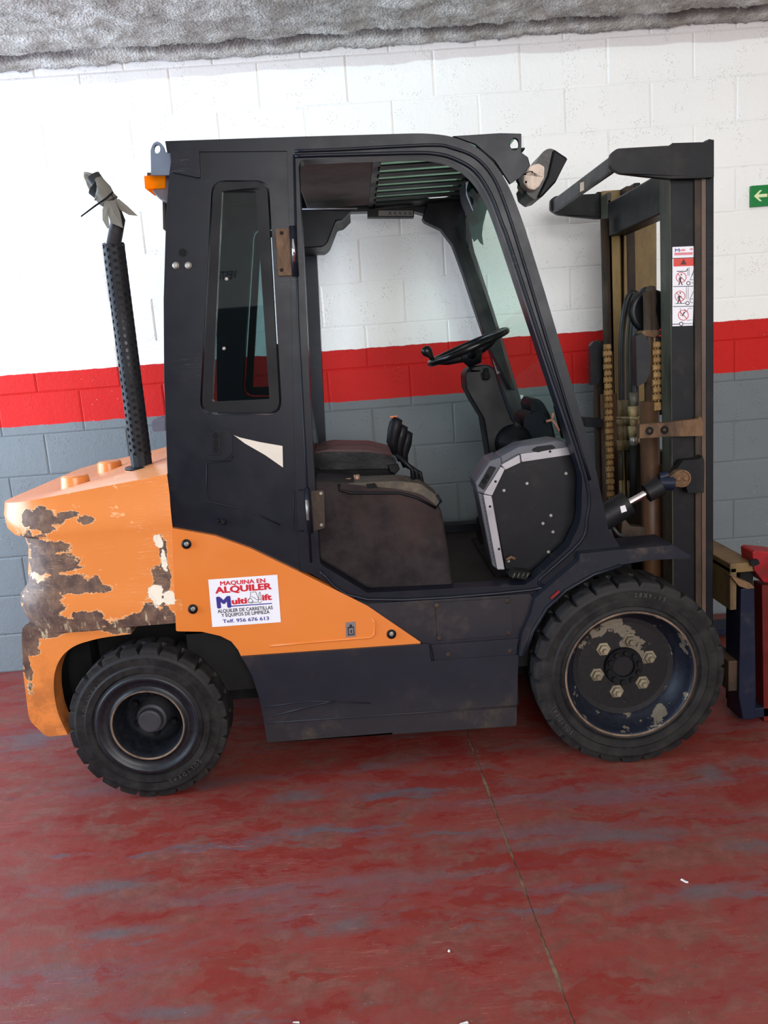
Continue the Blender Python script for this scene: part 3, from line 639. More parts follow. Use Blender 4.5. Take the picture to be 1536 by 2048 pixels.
# rear posts and grille behind the cabin
MB().box((at(338, 400, -1.3).x, -1.30, 1.1), (at(338, 400, -1.3).x + .05, -.26, 1.22)).out('rear_cross_member', CABIN, FLT, bevel=.01)
a = at(336, 300, -1.3)
MB().box((a.x, -1.28, 2.05), (a.x + .05, -.28, 2.16)).out('roof_cross_member', CABIN, FLT, bevel=.01)
# roof: solid rear plate, slotted plate with a green sheet on it
z1 = 2.135
xa = at(340, 300, -1.3).x; xb = at(752, 316, -1.3).x; xc = at(965, 330, -1.3).x; xd = at(1040, 300, -1.2).x
MB().box((xa, -1.28, z1), (xb, -.28, z1 + .015)).out('roof_plate', CABIN, FLT, bevel=.003)
MB().box((xb - .27, -1.27, 2.085), (xb - .005, -.40, 2.10)).out('headliner', HEADL, FLT, bevel=.006, label='stained grey-brown headliner pad')
slots = []
for k in range(7):
    y0 = -1.235 + k * .122; L = xc - xb - .02 - .0 * k; xr = xc + .03 - .012 * k if k > 0 else xc - .02
    slots.append((xb + .02 - .002 * k, xr, y0, y0 + .060))
# slotted plate as bars in XY with gaps
mb = MB(); zt = 2.082; ysl = [-1.28] + [v for s in slots for v in (s[2], s[3])] + [-.28]
bars = [(ysl[i], ysl[i + 1]) for i in range(0, len(ysl), 2)]
mb.box((xb - .01, -1.28, zt), (xb + .018, -.28, zt + .006)); mb.box((xc + .035, -1.28, zt), (xd, -.28, zt + .006))
rg = mb.out('roof_grille', DARKP, FLT, bevel=.001)
for ya, yb in bars:
    MB().tube([(xb, (ya + yb) / 2, zt + .003), (xd - .02, (ya + yb) / 2, zt + .003)], .004, 6).box((xb + .01, ya, zt), (xc + .04, yb, zt + .006)).out('roof_slat', m_black('slat', (26, 30, 30), .5, .1, scr=False) if ya < -1.2 else bpy.data.materials['slat'], FLT)
MB().box((xb, -1.28, 2.128), (xd - .02, -.28, 2.131)).out('roof_sheet', POLY, FLT, label='pale green clear roof sheet')
MB().box((xc + .00, -1.27, 2.09), (xc + .06, -.28, 2.13)).out('front_roof_beam', CABIN, FLT, bevel=.012)
# overhead box hanging at the far rear corner
P('overhead_box', [(598, 418), (702, 422), (684, 440), (672, 442), (655, 486, 6), (645, 494), (605, 496)], -.62, -.32, DARKP, FLT, bevel=.006)
rod('trim_strip', [(600, 418, -.64), (715, 417, -.64)], .003, SILVER)
pl = decal('instruction_label', [[(757, 432), (826, 432), (826, 421), (757, 421)]], -.355, simple('pale_grey_print', (120, 120, 118), .5), FLT)
P('label_carrier', [(735, 434), (828, 434), (828, 418), (735, 418)], -.352, -.30, DARKP, FLT, bevel=0)
mk2 = []
for k in range(5): mk2 += ribbon_poly([(778 + k * 10, 424), (783 + k * 10, 430)], 1.5) + ribbon_poly([(783 + k * 10, 424), (777 + k * 10, 429)], 1.2)
decal('pictogram', mk2, -.3565, INK, pl)
# windscreen between the front pillars
fa = at(1005, 450, -1.3); fb = at(1172, 955, -1.3)
o = mk('windscreen', [(fa.x - .04, -1.27, fa.z + .12), (fb.x, -1.27, fb.z), (fb.x, -.29, fb.z), (fa.x - .04, -.29, fa.z + .12)], [(0, 1, 2, 3)], GGLASS, FLT, recalc=False, label='green tinted windscreen glass')
def along(t, y, off=0): v = fa.lerp(fb, t); return Vector((v.x - off, y, v.z))
# sun shade band at the top of the screen
TEAL = m_glass('dark_green_tint', (.008, .05, .045), .0, .02, .12)
gn = (fb - fa).cross(Vector((0, 1, 0))).normalized()
def on_glass(px, py, off=.004):
    d = FW * FPX + RT * (px - 768) - UP * (py - 1024); p0 = fa - Vector((off, 0, 0)); t = (p0 - CAM).dot(gn) / d.dot(gn); v = CAM + d * t; v.y = max(v.y, -1.262); return v
tp = [on_glass(*q) for q in ((1003, 380), (985, 400), (973, 422), (966, 450), (964, 470), (967, 491), (960, 486), (955, 478), (948, 484), (941, 470), (934, 440), (928, 400), (940, 350), (985, 350))]
o = mk('tint_band', [sum(tp, Vector()) / len(tp)] + tp, [(0, 1 + i, 1 + (i + 1) % len(tp)) for i in range(len(tp))], TEAL, FLT, recalc=False, label='dark green tint patch of the windscreen')
P('pillar_trim', [(845, 436), (856, 402), (900, 392), (932, 392), (940, 430), (941, 456), (946, 490), (962, 560), (990, 650), (1030, 780), (1022, 780), (975, 690), (948, 612), (926, 545), (906, 490), (882, 458), (850, 443)], -.36, -.29, DARKP, FLT, bevel=.004)
# interior mirror and wiper arm
mir_ = P('interior_mirror', [(931, 357), (940, 360), (952, 390), (965, 438), (958, 441), (944, 420), (932, 392), (929, 370)], -.90, -.74, DARKP, FLT, bevel=.004)
P('mirror_face', [(932, 364), (938, 362), (950, 395), (962, 436), (957, 440), (944, 417), (933, 390)], -.908, -.90, LENS, mir_, bevel=.001)  # pale reflection put into a plain colour; the face mirrors nothing
P('wiper_motor', [(980, 372, 5), (1005, 362, 5), (1012, 385, 5), (990, 400, 5)], -.9, -.8, DARKP, FLT, bevel=.01)
rod('wiper_arm', [(925, 350, -.5), (928, 440, -.5), (937, 496, -.5)], .006, DARKP)
P('wiper_bracket', [(925, 440), (940, 470), (938, 500), (932, 480)], -.5, -.48, DARKP, FLT, bevel=.001)
# pillar stickers
s1 = decal('pillar_label', [[(981, 705), (988, 704), (994, 724), (1003, 724), (1008, 745), (994, 748)][::-1]], -.29, simple('pale_label', (170, 168, 158), .5), FLT)
decal('pictogram', ribbon_poly([(986, 712), (996, 742)], 1.6) + ribbon_poly([(1000, 728), (996, 740)], 2) + ribbon_poly([(990, 730), (1004, 740)], 1.2), -.2906, INK, s1)
decal('service_tag', [[(1033, 808), (1044, 806), (1052, 840), (1049, 865)][::-1]], -.268, YEL, FLT, label='yellow service tag on the far pillar')
decal('service_tag', [[(1040, 790), (1046, 790), (1055, 826), (1050, 828)][::-1]], -.270, WHITE, FLT); decal('service_tag', [[(1042, 798), (1045, 798), (1051, 818), (1048, 820)][::-1]], -.272, BLUE, FLT)
# floor pan, chassis, engine cover
xs0 = at(345, 1100, YS).x; xs1 = at(1060, 1200, YS).x
MB().box((xs0, -1.32, .34), (xs1, -.24, .575)).box((xs0 + .35, -1.33, .2), (xs1 - .05, -.24, .36)).box((xs0, -1.32, .56), (xs0 + .40, -.24, .92)).out('chassis', DARK, FLT)
MB().box((-.30, -1.12, .22), (.36, -.44, .60)).out('rear_axle_housing', DARK, FLT)
MB().box((1.2, -1.10, .22), (1.72, -.46, .62)).out('front_axle_housing', DARK, FLT)
fx0 = at(640, 1120, -1.3).x; fx1 = at(1150, 1120, -1.3).x
MB().box((fx0, -1.33, .55), (fx1, -.24, .612)).out('floor_pan', simple('dark_floor_mat', (34, 31, 29), .7, 0, .3, 10, .3, 90), FLT, bevel=.004)
cx1 = at(795, 960, -1.05).x
MB().box((xs0 + .02, -1.26, .60), (cx1, -.26, at(700, 962, -1.1).z)).out('engine_cover', FELT, FLT, bevel=.02)
con = P('side_console', [(626, 962), (700, 965), (800, 975), (845, 985, 10), (882, 1012, 20), (898, 1110), (906, 1172), (735, 1178), (636, 1118)], -1.285, -1.08, FELT, FLT, bevel=.014, seg=3, label='felt covered side console with worn dark brown face')
P('console_panel', [(678, 972, 8), (700, 966), (800, 962), (842, 968), (880, 996, 8), (874, 1014, 8), (830, 990), (800, 983), (700, 984), (682, 980, 6)], -1.283, -1.13, simple('dirty_console_plastic', (66, 60, 52), .6, 0, .2, 12, dirt=(120, 104, 82), damt=.4), FLT, bevel=.006)
rod('console_rim', [(678, 968, -1.289), (680, 980, -1.289), (700, 986, -1.289), (800, 986, -1.289), (835, 996, -1.289), (872, 1016, -1.289), (882, 1003, -1.289), (874, 990, -1.289)], .005, DARKP)
mb = MB(); c = at(714, 962, -1.2); mb.tube([c, c + Vector((0, 0, .022))], .011, 12).tube([c + Vector((-.03, 0, .0)), c + Vector((-.03, 0, .012))], .010, 12); mb.out('console_knob', simple('pale_knob', (150, 120, 104), .35, .3), FLT, smooth=True)
P('rocker_switch', [(732, 968, 2), (750, 966, 2), (756, 976, 2), (735, 977, 2)], -1.286, -1.25, DARK, FLT, bevel=.002)
# lever boots and levers
mb = MB()
for k in range(3):
    c = at(818 + k * 16, 984 + k * 5, -1.24 + k * .02); prof = []
    for j in range(6): prof += [(.040 - j * .0055, j * .009), (.034 - j * .0055, j * .009 + .005)]
    mb.lathe(c, prof + [(0, .055)], 18, 'Z')
mb.out('lever_boot', simple('dusty_rubber_boot', (52, 46, 40), .6, 0, .2, 30, dirt=(110, 96, 76), damt=.5, dsc=30), FLT)
for k, (tip, Y) in enumerate((((789, 842), -1.20), ((800, 856), -1.17), ((810, 868), -1.14))):
    x, y = tip; mb = MB()
    ps = [at(x - 3 + 0, y - 6, Y), at(x + 3, y, Y), at(x, y + 18, Y), at(x - 5, y + 42, Y), at(x + 1, y + 66, Y)]
    g = MB().tube(ps, [.010, .023, .0245, .020, .010], 14).out('control_lever', DARKP, FLT, smooth=True)
    rod('lever_stem', [(x - 3, y + 60, Y), (824 + k * 8, 938 + k * 4, Y), (828 + k * 10, 985, Y)], .008, DARKP, g)
    MB().tube([at(x - 9, y - 8, Y - .004), at(x + 5, y - 9, Y - .004)], .0035, 6).out('lever_cap', simple('orange_symbol', (196, 112, 80), .5) if k == 0 else bpy.data.materials['orange_symbol'], g)
# seat
seat = P('seat_cushion', [(625, 908, 5), (650, 904, 8), (740, 905, 10), (790, 914, 14), (795, 928, 10), (780, 937, 8), (640, 940, 8), (625, 932)], -1.02, -.64, VINYL, FLT, bevel=.03, seg=4)
P('seat_top', [(632, 904, 4), (660, 899), (740, 900), (786, 911, 6), (740, 910), (640, 910)], -1.0, -.66, VINYLR, seat, bevel=.006)
P('seat_base', [(628, 934), (786, 934), (792, 965, 5), (626, 966)], -1.0, -.58, DARK, FLT, bevel=.01)
P('seat_back', [(545, 690, 10), (575, 684, 14), (600, 760), (622, 880), (630, 930, 10), (570, 935, 10), (556, 840)], -1.0, -.58, VINYL, FLT, bevel=.035, seg=4)
P('seat_slide', [(775, 930), (796, 928), (800, 938), (792, 948), (780, 944)], -1.03, -1.0, DARKP, FLT, bevel=.003)
# steering column and wheel
colm = P('steering_column', [(930, 748, 8), (940, 735, 8), (975, 729), (990, 736, 8), (1003, 780), (1013, 808), (1024, 838), (1052, 874), (1062, 905), (930, 925), (979, 918), (974, 880), (968, 835), (945, 800), (933, 775)][:9] + [(1062, 930), (982, 930), (974, 882), (967, 838), (945, 802), (932, 777)], -.87, -.72, DARKP, FLT, bevel=.022, seg=4)
rod('column_lever', [(972, 738, -.88), (974, 758, -.90)], .010, DARK, colm)
P('column_recess', [(961, 745, 5), (978, 742, 5), (982, 757, 5), (964, 762, 5)], -.874, -.85, DARK, colm, bevel=.002)
c = at(1030, 888, -.9); MB().lathe(c, [(0, -.02), (.02, -.02), (.025, -.012), (.055, .0), (.075, .03), (.08, .1)], 24).out('column_joint', DARKP, FLT, smooth=True)
MB().lathe(c, [(0, -.028), (.012, -.028), (.014, -.018), (.014, 0)], 6).out('pivot_nut', CHROME, FLT)
wc = at(936, 694, -.79); A = at(861, 728, -.79); B = at(1011, 662, -.79); U = (B - A); R = U.length / 2; U.normalize(); V = Vector((0, 1, 0)); N = U.cross(V).normalized()
if N.z < 0: N = -N
ring = [wc + (U * math.cos(a) + V * math.sin(a)) * R for a in [2 * PI * k / 48 for k in range(49)]]
sw = MB().tube(ring, .0135, 10, cap=False).out('steering_wheel', VINYL, FLT, smooth=True)
for a in (.35, PI - .35, -PI / 2):
    d = U * math.cos(a) + V * math.sin(a)
    MB().tube([wc + d * R, wc + d * R * .6 - N * .022, wc - N * .035], [.010, .015, .022], 10).out('wheel_spoke', DARKP, sw, smooth=True)
MB().tube([wc - N * .075, wc - N * .04, wc - N * .015], [.026, .045, .036], 18).out('wheel_hub', DARKP, sw, smooth=True)
k0 = wc - U * R * .94 - V * .03; MB().tube([k0, k0 + N * .025 + U*.0, k0 + N * .045 - U * .006, k0 + N * .06 - U * .01, k0 + N * .07 - U * .012], [.009, .010, .021, .021, .010], 16).out('spinner_knob', VINYL, sw, smooth=True)
# instrument pods
P('instrument_pod', [(1047, 830, 14), (1075, 820, 16), (1100, 840), (1112, 895), (1056, 905), (1047, 862)], -.86, -.66, simple('blue_black_plastic', (18, 21, 30), .55, spec=.1), FLT, bevel=.016, seg=3)
P('instrument_pod', [(1060, 812), (1066, 796, 10), (1084, 800, 14), (1100, 830), (1112, 880), (1080, 890)], -.80, -.60, bpy.data.materials['blue_black_plastic'], FLT, bevel=.016, seg=3)
P('bracket', [(1112, 812, 3), (1122, 816), (1138, 875, 4), (1128, 878)], -.9, -.85, RUSTD, FLT, bevel=.003)
rod('wire', [(1092, 843, -.88), (1104, 840, -.88), (1112, 850, -.88), (1118, 862, -.88)], .006, simple('faded_pink_wire', (196, 128, 116), .5)); rod('wire', [(1104, 840, -.88), (1106, 826, -.88)], .006, bpy.data.materials['faded_pink_wire'])
# dash cover: dark side plate with silver edge frame
YD = -1.25
P('dash_side_plate', [(984, 992), (1010, 938), (1042, 924), (1143, 908, 6), (1158, 960), (1160, 1035), (1150, 1075, 14), (1118, 1118), (1100, 1142), (1012, 1138)], YD + .006, YD + .15, m_black('dash_plate_black', (11, 12, 18), .4, .1), FLT, bevel=.004)
P('dash_frame', [(967, 989), (984, 992), (1010, 1140), (995, 1140)], YD, YD + .03, SILVER, FLT, bevel=.004); P('dash_frame', [(967, 988), (1002, 933), (1010, 938), (984, 992)], YD, YD + .03, SILVER, FLT, bevel=.003)
P('dash_frame', [(1002, 930), (1040, 909), (1042, 925), (1010, 940)], YD, YD + .03, SILVER, FLT, bevel=.003); P('dash_frame', [(1041, 908), (1134, 894), (1144, 897), (1144, 909), (1043, 924)], YD, YD + .03, SILVER, FLT, bevel=.003)
gr = P('dash_grille', [(955, 983), (968, 989), (996, 1140), (985, 1132), (975, 1085)], YD + .02, YD + .16, simple('grey_dash_plastic', (84, 84, 92), .45), FLT, bevel=.006)
for k in range(16):
    y = 998 + k * 8.2; x = 964 + (y - 989) * .185; MB().tube([at(x - 1.2, y, YD + .02), at(x - 1.2, y, YD + .15)], .0022, 6).out('grille_louvre', DARKP, gr)
sp = P('switch_panel', [(955, 984), (951, 966), (980, 922), (1002, 914), (1004, 930), (968, 988)], YD + .008, YD + .17, bpy.data.materials['grey_dash_plastic'], FLT, bevel=.005)
P('switch_face', [(957, 972, 2), (980, 932, 3), (993, 935, 3), (968, 980, 3)], YD + .002, YD + .01, DARKP, sp, bevel=.001)
for px, py in ((968, 962), (974, 953)): bolt(px, py, YD + .002, .008, DARK, sp, .012, 'rotary_switch')
P('dash_top', [(1000, 914), (1040, 892), (1110, 880), (1134, 884), (1138, 895), (1041, 908), (1002, 930)], YD + .01, YD + .15, bpy.data.materials['grey_dash_plastic'], FLT, bevel=.008)
P('ashtray', [(1064, 900, 4), (1075, 894), (1106, 890, 4), (1112, 896, 3), (1075, 905, 3)], YD - .002, YD + .1, DARKP, FLT, bevel=.003)
for px, py in ((1008, 981), (1054, 967), (1132, 947), (1102, 1031), (1086, 1047), (1106, 1064), (1097, 1104), (1017, 1122)): bolt(px, py, YD + .006, .0062, STEEL, ln=.004, name='dash_screw')
for px, py in ((980, 1013), (991, 963), (998, 1098), (1100, 903)): bolt(px, py, YD, .0045, DARKP, ln=.003, name='dash_screw')
rod('latch', [(1013, 1120, YD - .01), (1022, 1114, YD - .01), (1030, 1118, YD - .01)], .006, RUST)
P('floor_vent', [(1018, 1153, 2), (1030, 1142, 2), (1062, 1145, 2), (1052, 1160, 2)], -1.30, -1.20, DARK, FLT, bevel=.002)
for k in range(4): rod('vent_slot', [(1026 + k * 9, 1156, -1.302), (1030 + k * 9, 1146, -1.302)], .003, OLIVE)
P('brake_pedal', [(958, 1040), (968, 1036), (975, 1085), (962, 1090), (956, 1070)], -.85, -.78, DARK, FLT, bevel=.004)
# front fender and its blade
P('front_fender', [(1160, 1108), (1240, 1099), (1262, 1098), (1345, 1090), (1383, 1112, 4), (1378, 1117, 3), (1300, 1120), (1240, 1130), (1186, 1148), (1130, 1180), (1092, 1215), (1064, 1262), (1047, 1312), (1038, 1312), (1044, 1270), (1062, 1228), (1070, 1197), (1158, 1122)],
  YS - .03, YS + .14, m_black('fender_black', (27, 29, 38), .42, .7, (92, 80, 68)), FLT, bevel=.004)
rod('fender_lip', [(1242, 1131, YS - .034), (1188, 1149, YS - .034), (1132, 1181, YS - .034), (1094, 1216, YS - .034), (1066, 1263, YS - .034), (1048, 1312, YS - .034)], .006, BLACK)
P('reflector_chip', [(1101, 1196), (1118, 1181), (1120, 1184), (1103, 1199)], YS - .042, YS - .034, REDP, FLT, bevel=.001)
# --- wheels
def wheel(cx, cz, R, Yo, width, rims, drive):
    wname = 'drive_wheel' if drive else 'steer_wheel'
    e = bpy.data.objects.new(wname, None); COL.objects.link(e); e.parent = FLT; W = Vector((cx, Yo + width / 2, cz)); e.location = W - WP['forklift']; WP[e.name] = W
    c = (cx, Yo, cz); nl = 26 if drive else 24; sub = 8
    r_bead = rims
    prof = [(r_bead - .012, .030), (r_bead - .006, .008), (r_bead + .006, .002), (r_bead + .016, .008), (r_bead + .020, .002), (r_bead + .040, .000), (r_bead + .046, .006), (R - .030, .004), (R - .026, .006), (R - .020, .0085), (R - .003, .011), (R, .020), (R, width * .46), (R, width * .5), (R, width - .028), (R - .006, width - .012), (R - .03, width - .004), (r_bead, width)]
    prof = [(min(r, R), y) for r, y in prof]
    def rm(k, j, r):
        if j in (10, 11, 12):
            g = (k % sub) == 0; return r - (.017 if j < 13 else 0) if g else r
        if j in (13, 14, 15): return r - .017 if (k + sub // 2) % sub == 0 else r
        return r
    t = MB().lathe(c, prof, nl * sub, rmod=rm).out('tyre', RUB, e)
    for p in t.data.polygons: p.use_smooth = False
    return e, c
Rf = .330; cf = at(1262, 1345, -1.455); fe, fc = wheel(cf.x, Rf, Rf, -1.455, .22, .226, True)
rl = .222
MB().lathe(fc, [(rl + .006, .012), (rl + .006, .004), (rl - .001, .002), (rl - .006, .010), (rl - .010, .03), (rl - .018, .05), (rl - .034, .075), (rl - .046, .088), (rl - .05, .1)], 72).out('rim', RIMF, fe, smooth=True)
MB().lathe(fc, [(rl + .005, .010), (rl + .005, .0015), (rl + .001, .0), (rl - .002, .003)], 72).out('rim_edge', EDGE, fe, smooth=True)
MB().lathe(fc, [(0, .088), (.16, .088), (rl - .044, .086), (rl - .04, .1)], 64).out('wheel_disc', m_rim('wheel_disc_paint', .57, (12, 12, 15), (24, 24, 28), 9), fe)
hub = MB().lathe(fc, [(0, .090), (.034, .090), (.038, .086), (.038, .076), (.066, .074), (.070, .088)], 40).out('hub', DARKP, fe, bevel=.001)
for k in range(10):
    a = 2 * PI * k / 10 + .2; mb = MB().lathe((fc[0] + .054 * math.cos(a), fc[1] + .074, fc[2] + .054 * math.sin(a)), [(0, -.012), (.009, -.012), (.0105, -.009), (.0105, .0)], 6)
    mb.out('hub_bolt', DARK, fe)
nutm = None
for k in range(6):
    a = math.radians(15 + 60 * k); p = Vector((fc[0] + .0965 * math.cos(a), fc[1] + .088, fc[2] + .0965 * math.sin(a)))
    if nutm is None:
        o = MB().lathe(p, [(0, -.03), (.0085, -.03), (.0095, -.028), (.0095, -.018), (.017, -.017), (.019, -.014), (.019, -.004), (.025, -.003), (.026, 0)], 6).out('wheel_nut', NUT, fe); nutm = o; p0 = p; L0 = o.location.copy()
        mb = MB().lathe(p, [(.019, -.0035), (.027, -.0035), (.028, 0)], 20)
    else:
        o = bpy.data.objects.new('wheel_nut', nutm.data); COL.objects.link(o); o.parent = fe; o.location = L0 + (p - p0)
def arc_text(s, c, r, a0, da, h, Y, par):
    i = 0; Y = c[1] - .0015
    for chx in s:
        if chx != ' ':
            vs, fs = text_mesh(chx, .01); x0 = min(v.x for v in vs); x1 = max(v.x for v in vs); a = a0 + i * da; cc = Vector((c[0] + r * math.cos(a), Y, c[2] + r * math.sin(a)))
            u = Vector((math.sin(a), 0, -math.cos(a))); v_ = Vector((math.cos(a), 0, math.sin(a))); k = h / .7
            arc_text.mb.add([cc + u * ((v.x - (x0 + x1) / 2) * k) + v_ * (v.y * k) for v in vs], fs)
        i += 1
TXT = simple('moulded_rubber', (66, 62, 62), .6)
arc_text.mb = MB(); arc_text('28X9-15', fc, .279, 1.50, -.058, .014, -1.432, fe); arc_text('SOLIDEAL', fc, .279, math.radians(222), -.058, .014, -1.432, fe); arc_text.mb.out('moulded_lettering', TXT, fe, recalc=False)['kind'] = 'stuff'
Rr = .2745; cr = at(294, 1443, -1.415); re_, rc = wheel(cr.x, Rr, Rr, -1.415, .17, .172, False)
MB().lathe(rc, [(.180, .006), (.176, -.002), (.166, -.002), (.160, .008), (.142, .012), (.136, .012), (.130, .002), (.126, .000), (.121, .004), (.117, .03), (.108, .06), (.10, .085), (.098, .12), (.0, .12)], 64).out('rim', RIMR, re_, smooth=True)
MB().lathe(rc, [(.128, .002), (.125, -.002), (.121, .003)], 64).out('rim_edge', EDGE, re_, smooth=True)
MB().lathe(rc, [(0, .03), (.036, .03), (.041, .034), (.042, .055), (.052, .058), (.056, .075), (.058, .12)], 32).out('hub', simple('dusty_hub', (60, 60, 66), .5, .2), re_, bevel=.002)
for k in range(6):
    a = 2 * PI * k / 6 + .5; MB().lathe((rc[0] + .075 * math.cos(a), rc[1] + .12, rc[2] + .075 * math.sin(a)), [(0, -.02), (.011, -.02), (.013, -.016), (.013, 0)], 6).out('wheel_nut', DARKP, re_)
arc_text.mb = MB(); arc_text('SOLIDEAL', rc, .212, math.radians(318), -.085, .013, -1.384, re_); arc_text('SOLIDEAL', rc, .212, math.radians(165), -.085, .013, -1.384, re_); arc_text.mb.out('moulded_lettering', TXT, re_, recalc=False)['kind'] = 'stuff'
# far-side wheels
def far_wheel(c, R, width, name):
    e = bpy.data.objects.new(name, None); COL.objects.link(e); e.parent = FLT; W = Vector((c[0], 2 * YC - c[1] - width / 2, c[2])); e.location = W - WP['forklift']; WP[e.name] = W
    nl = 24
    MB().lathe((c[0], 2 * YC - c[1] - width, c[2]), [(R * .6, .01), (R * .9, 0), (R, .02), (R, width - .02), (R * .9, width), (R * .6, width - .01)], nl * 4, rmod=lambda k, j, r: r - .015 if j in (2, 3) and k % 4 == 0 else r).out('tyre', RUB, e)
    MB().lathe((c[0], 2 * YC - c[1] - width, c[2]), [(0, .03), (R * .5, .03), (R * .62, .012)], 40).out('rim', RIMR, e)
far_wheel(fc, Rf, .22, 'drive_wheel'); far_wheel(rc, Rr, .17, 'steer_wheel')
# --- rear combination lamp, front headlamp
lampb = P('rear_lamp', [(328, 350), (340, 350), (340, 404), (318, 397), (303, 382)], -1.28, -1.16, simple('grey_lamp_housing', (88, 80, 86), .5), FLT, bevel=.006)
P('amber_lens', [(288, 352, 2), (330, 348), (330, 376), (290, 378, 3)], -1.29, -1.17, AMBER, lampb, bevel=.004, label='amber indicator lens'); P('lamp_lid', [(294, 345), (345, 346), (345, 351), (294, 352)], -1.28, -1.17, RUSTD, lampb, bevel=.001)
hl = P('head_lamp', [(1072, 328), (1084, 304, 10), (1098, 296, 8), (1108, 299), (1134, 316, 3), (1110, 362), (1082, 392), (1070, 400, 5), (1054, 388, 4), (1050, 370)], -1.18, -1.02, simple('scuffed_lamp_black', (48, 46, 47), .4, 0, .3, 14, .3, 80, dirt=(110, 108, 106), damt=.25, dsc=20), FLT, bevel=.012, seg=3)
P('lamp_casting', [(1050, 340, 6), (1062, 330, 6), (1078, 326), (1090, 333), (1089, 355), (1080, 372), (1070, 380), (1058, 378), (1046, 365)], -1.215, -1.10, GREYM, hl, bevel=.006, seg=3, label='peeling whitish lamp bracket casting')
P('lamp_bezel', [(1108, 297), (1136, 316), (1112, 364), (1086, 392), (1074, 396), (1096, 350)], -1.195, -1.005, DARKP, hl, bevel=.008)
bolt(1053, 335, -1.215, .010, GREYM, hl, .02); bolt(1052, 364, -1.216, .004, DARK, hl, .002)
P('lamp_bracket', [(1000, 300), (1056, 314), (1062, 336), (1052, 348), (1036, 352)], -1.14, -1.12, CABIN, FLT, bevel=.002)
P('lamp_lens', [(1135, 318), (1111, 363), (1108, 360), (1132, 316)], -1.17, -1.03, DARKP, hl, bevel=.001)
rod('lamp_cable', [(1036, 350, -1.15), (1034, 362, -1.15), (1042, 374, -1.15), (1052, 386, -1.15)], .004, DARK)
# --- rear mirror stub and far exhaust side bits
P('side_mirror', [(302, 842, 8), (318, 833, 6), (330, 836), (330, 862), (306, 864, 4)], -.55, -.45, simple('grey_mirror_shell', (96, 96, 108), .5), FLT, bevel=.006)
P('rear_glass_seal', [(325, 400), (331, 404), (331, 462), (326, 458)], -1.2, -1.16, RUSTD, FLT, bevel=.001)
# --- mast
YM = -.74
def mmir(o, parent=None): return mir(o, parent, YM)
YN = -1.15
mast = bpy.data.objects.new('mast', None); COL.objects.link(mast); mast.parent = FLT; Wm = Vector((1.95, YM, 0)); mast.location = Wm - WP['forklift']; WP['mast'] = Wm
x0 = at(1343, 700, YN).x; x1 = at(1393, 700, YN).x; x2 = at(1424, 700, YN).x
zb = .10; ztop = at(1400, 290, YN).z
r_ = MB().box((x0, YN, zb), (x1 + .01, YN + .018, ztop)).out('outer_rail', m_black('mast_black', (15, 16, 21), .46, .3, (74, 62, 50)), mast, bevel=.003); q_ = mmir(r_); q_.data.materials[0] = GREASE
r_ = MB().box((x0 - .002, YN + .001, zb), (x0 + .016, YN + .10, ztop - .02)).out('rail_flange', OLIVE, mast, bevel=.003); mmir(r_)
r_ = MB().box((x1 - .01, YN - .012, zb), (x1 + .025, YN + .10, ztop)).out('rail_flange', RUSTD, mast, bevel=.003); mmir(r_)
MASTB = bpy.data.materials['mast_black']
r_ = MB().box((x1 + .027, YN - .016, zb), (x2, YN + .09, ztop + .012)).out('inner_rail', MASTB, mast, bevel=.004); mmir(r_)
r_ = MB().box((x1 + .012, YN - .018, zb + .3), (x1 + .026, YN - .010, ztop - .1)).out('rail_strip', m_rust('brown_slide_face', (74, 58, 52), (96, 76, 66), .4, 4), mast); mmir(r_)
r_ = MB().box((x0 - .0, YN + .075, zb), (x0 + .05, YN + .10, ztop - .05)).out('inner_rail', RUSTD, mast, bevel=.003); q_ = mmir(r_); q_.data.materials[0] = GREASE
# mast warning sticker
def Z5(x, y): return (x / 10.778 + 1320, y / 10.778 + 480)
YX = YN - .0012
ws = decal('warning_sticker', [[Z5(268, 1860), Z5(705, 1845), Z5(765, 130), Z5(268, 152)]], YX, WHITE, mast, label='white and red pictogram warning sticker')
YX -= .0006
decal('pictogram', [[Z5(292, 572), Z5(725, 556), Z5(735, 388), Z5(290, 402)]], YX, BRED, ws)
decal('pictogram', [[Z5(268, 402), Z5(755, 386), Z5(755, 372), Z5(268, 388)]], YX, INK, ws)
text_px('M', Z5(322, 258), Z5(422, 254), 66 / 10.78, YX, BLUE, ws, .02); text_px('ulti', Z5(432, 240), Z5(545, 234), 46 / 10.78, YX, RED, ws, .02); text_px('ift', Z5(645, 218), Z5(712, 212), 40 / 10.78, YX, RED, ws, .02)
decal('pictogram', [[Z5(310, 330), Z5(706, 316), Z5(706, 262), Z5(310, 276)]], YX, simple('pink_print', (206, 120, 130), .4), ws)
decal('pictogram', [[Z5(438, 530), Z5(575, 526), Z5(512, 405)]], YX - .0006, simple('maroon_print', (84, 24, 24), .4), ws)
L = []
def rb(pts, w_): L.extend(ribbon_poly([Z5(*p) for p in pts], w_ / 10.78))
for y in (1002, 1435): rb([(280, y), (720, y - 8)], 14)
rb([(268, 1815), (415, 1812)], 16); rb([(500, 1805), (705, 1802)], 10); rb([(580, 1728), (695, 1722)], 8)
rb([(365, 675), (570, 672), (592, 620)], 16); rb([(600, 600), (600, 770)], 8); rb([(628, 590), (628, 770)], 8); rb([(715, 690), (650, 860), (715, 850)], 10); rb([(740, 600), (700, 760)], 8); rb([(680, 920), (720, 930)], 10)
rb([(330, 1370), (550, 1362)], 12); rb([(570, 1010), (570, 1280)], 8); rb([(608, 1010), (608, 1280)], 8); rb([(720, 1110), (640, 1290), (670, 1350), (715, 1355)], 10); rb([(650, 1275), (715, 1265)], 10)
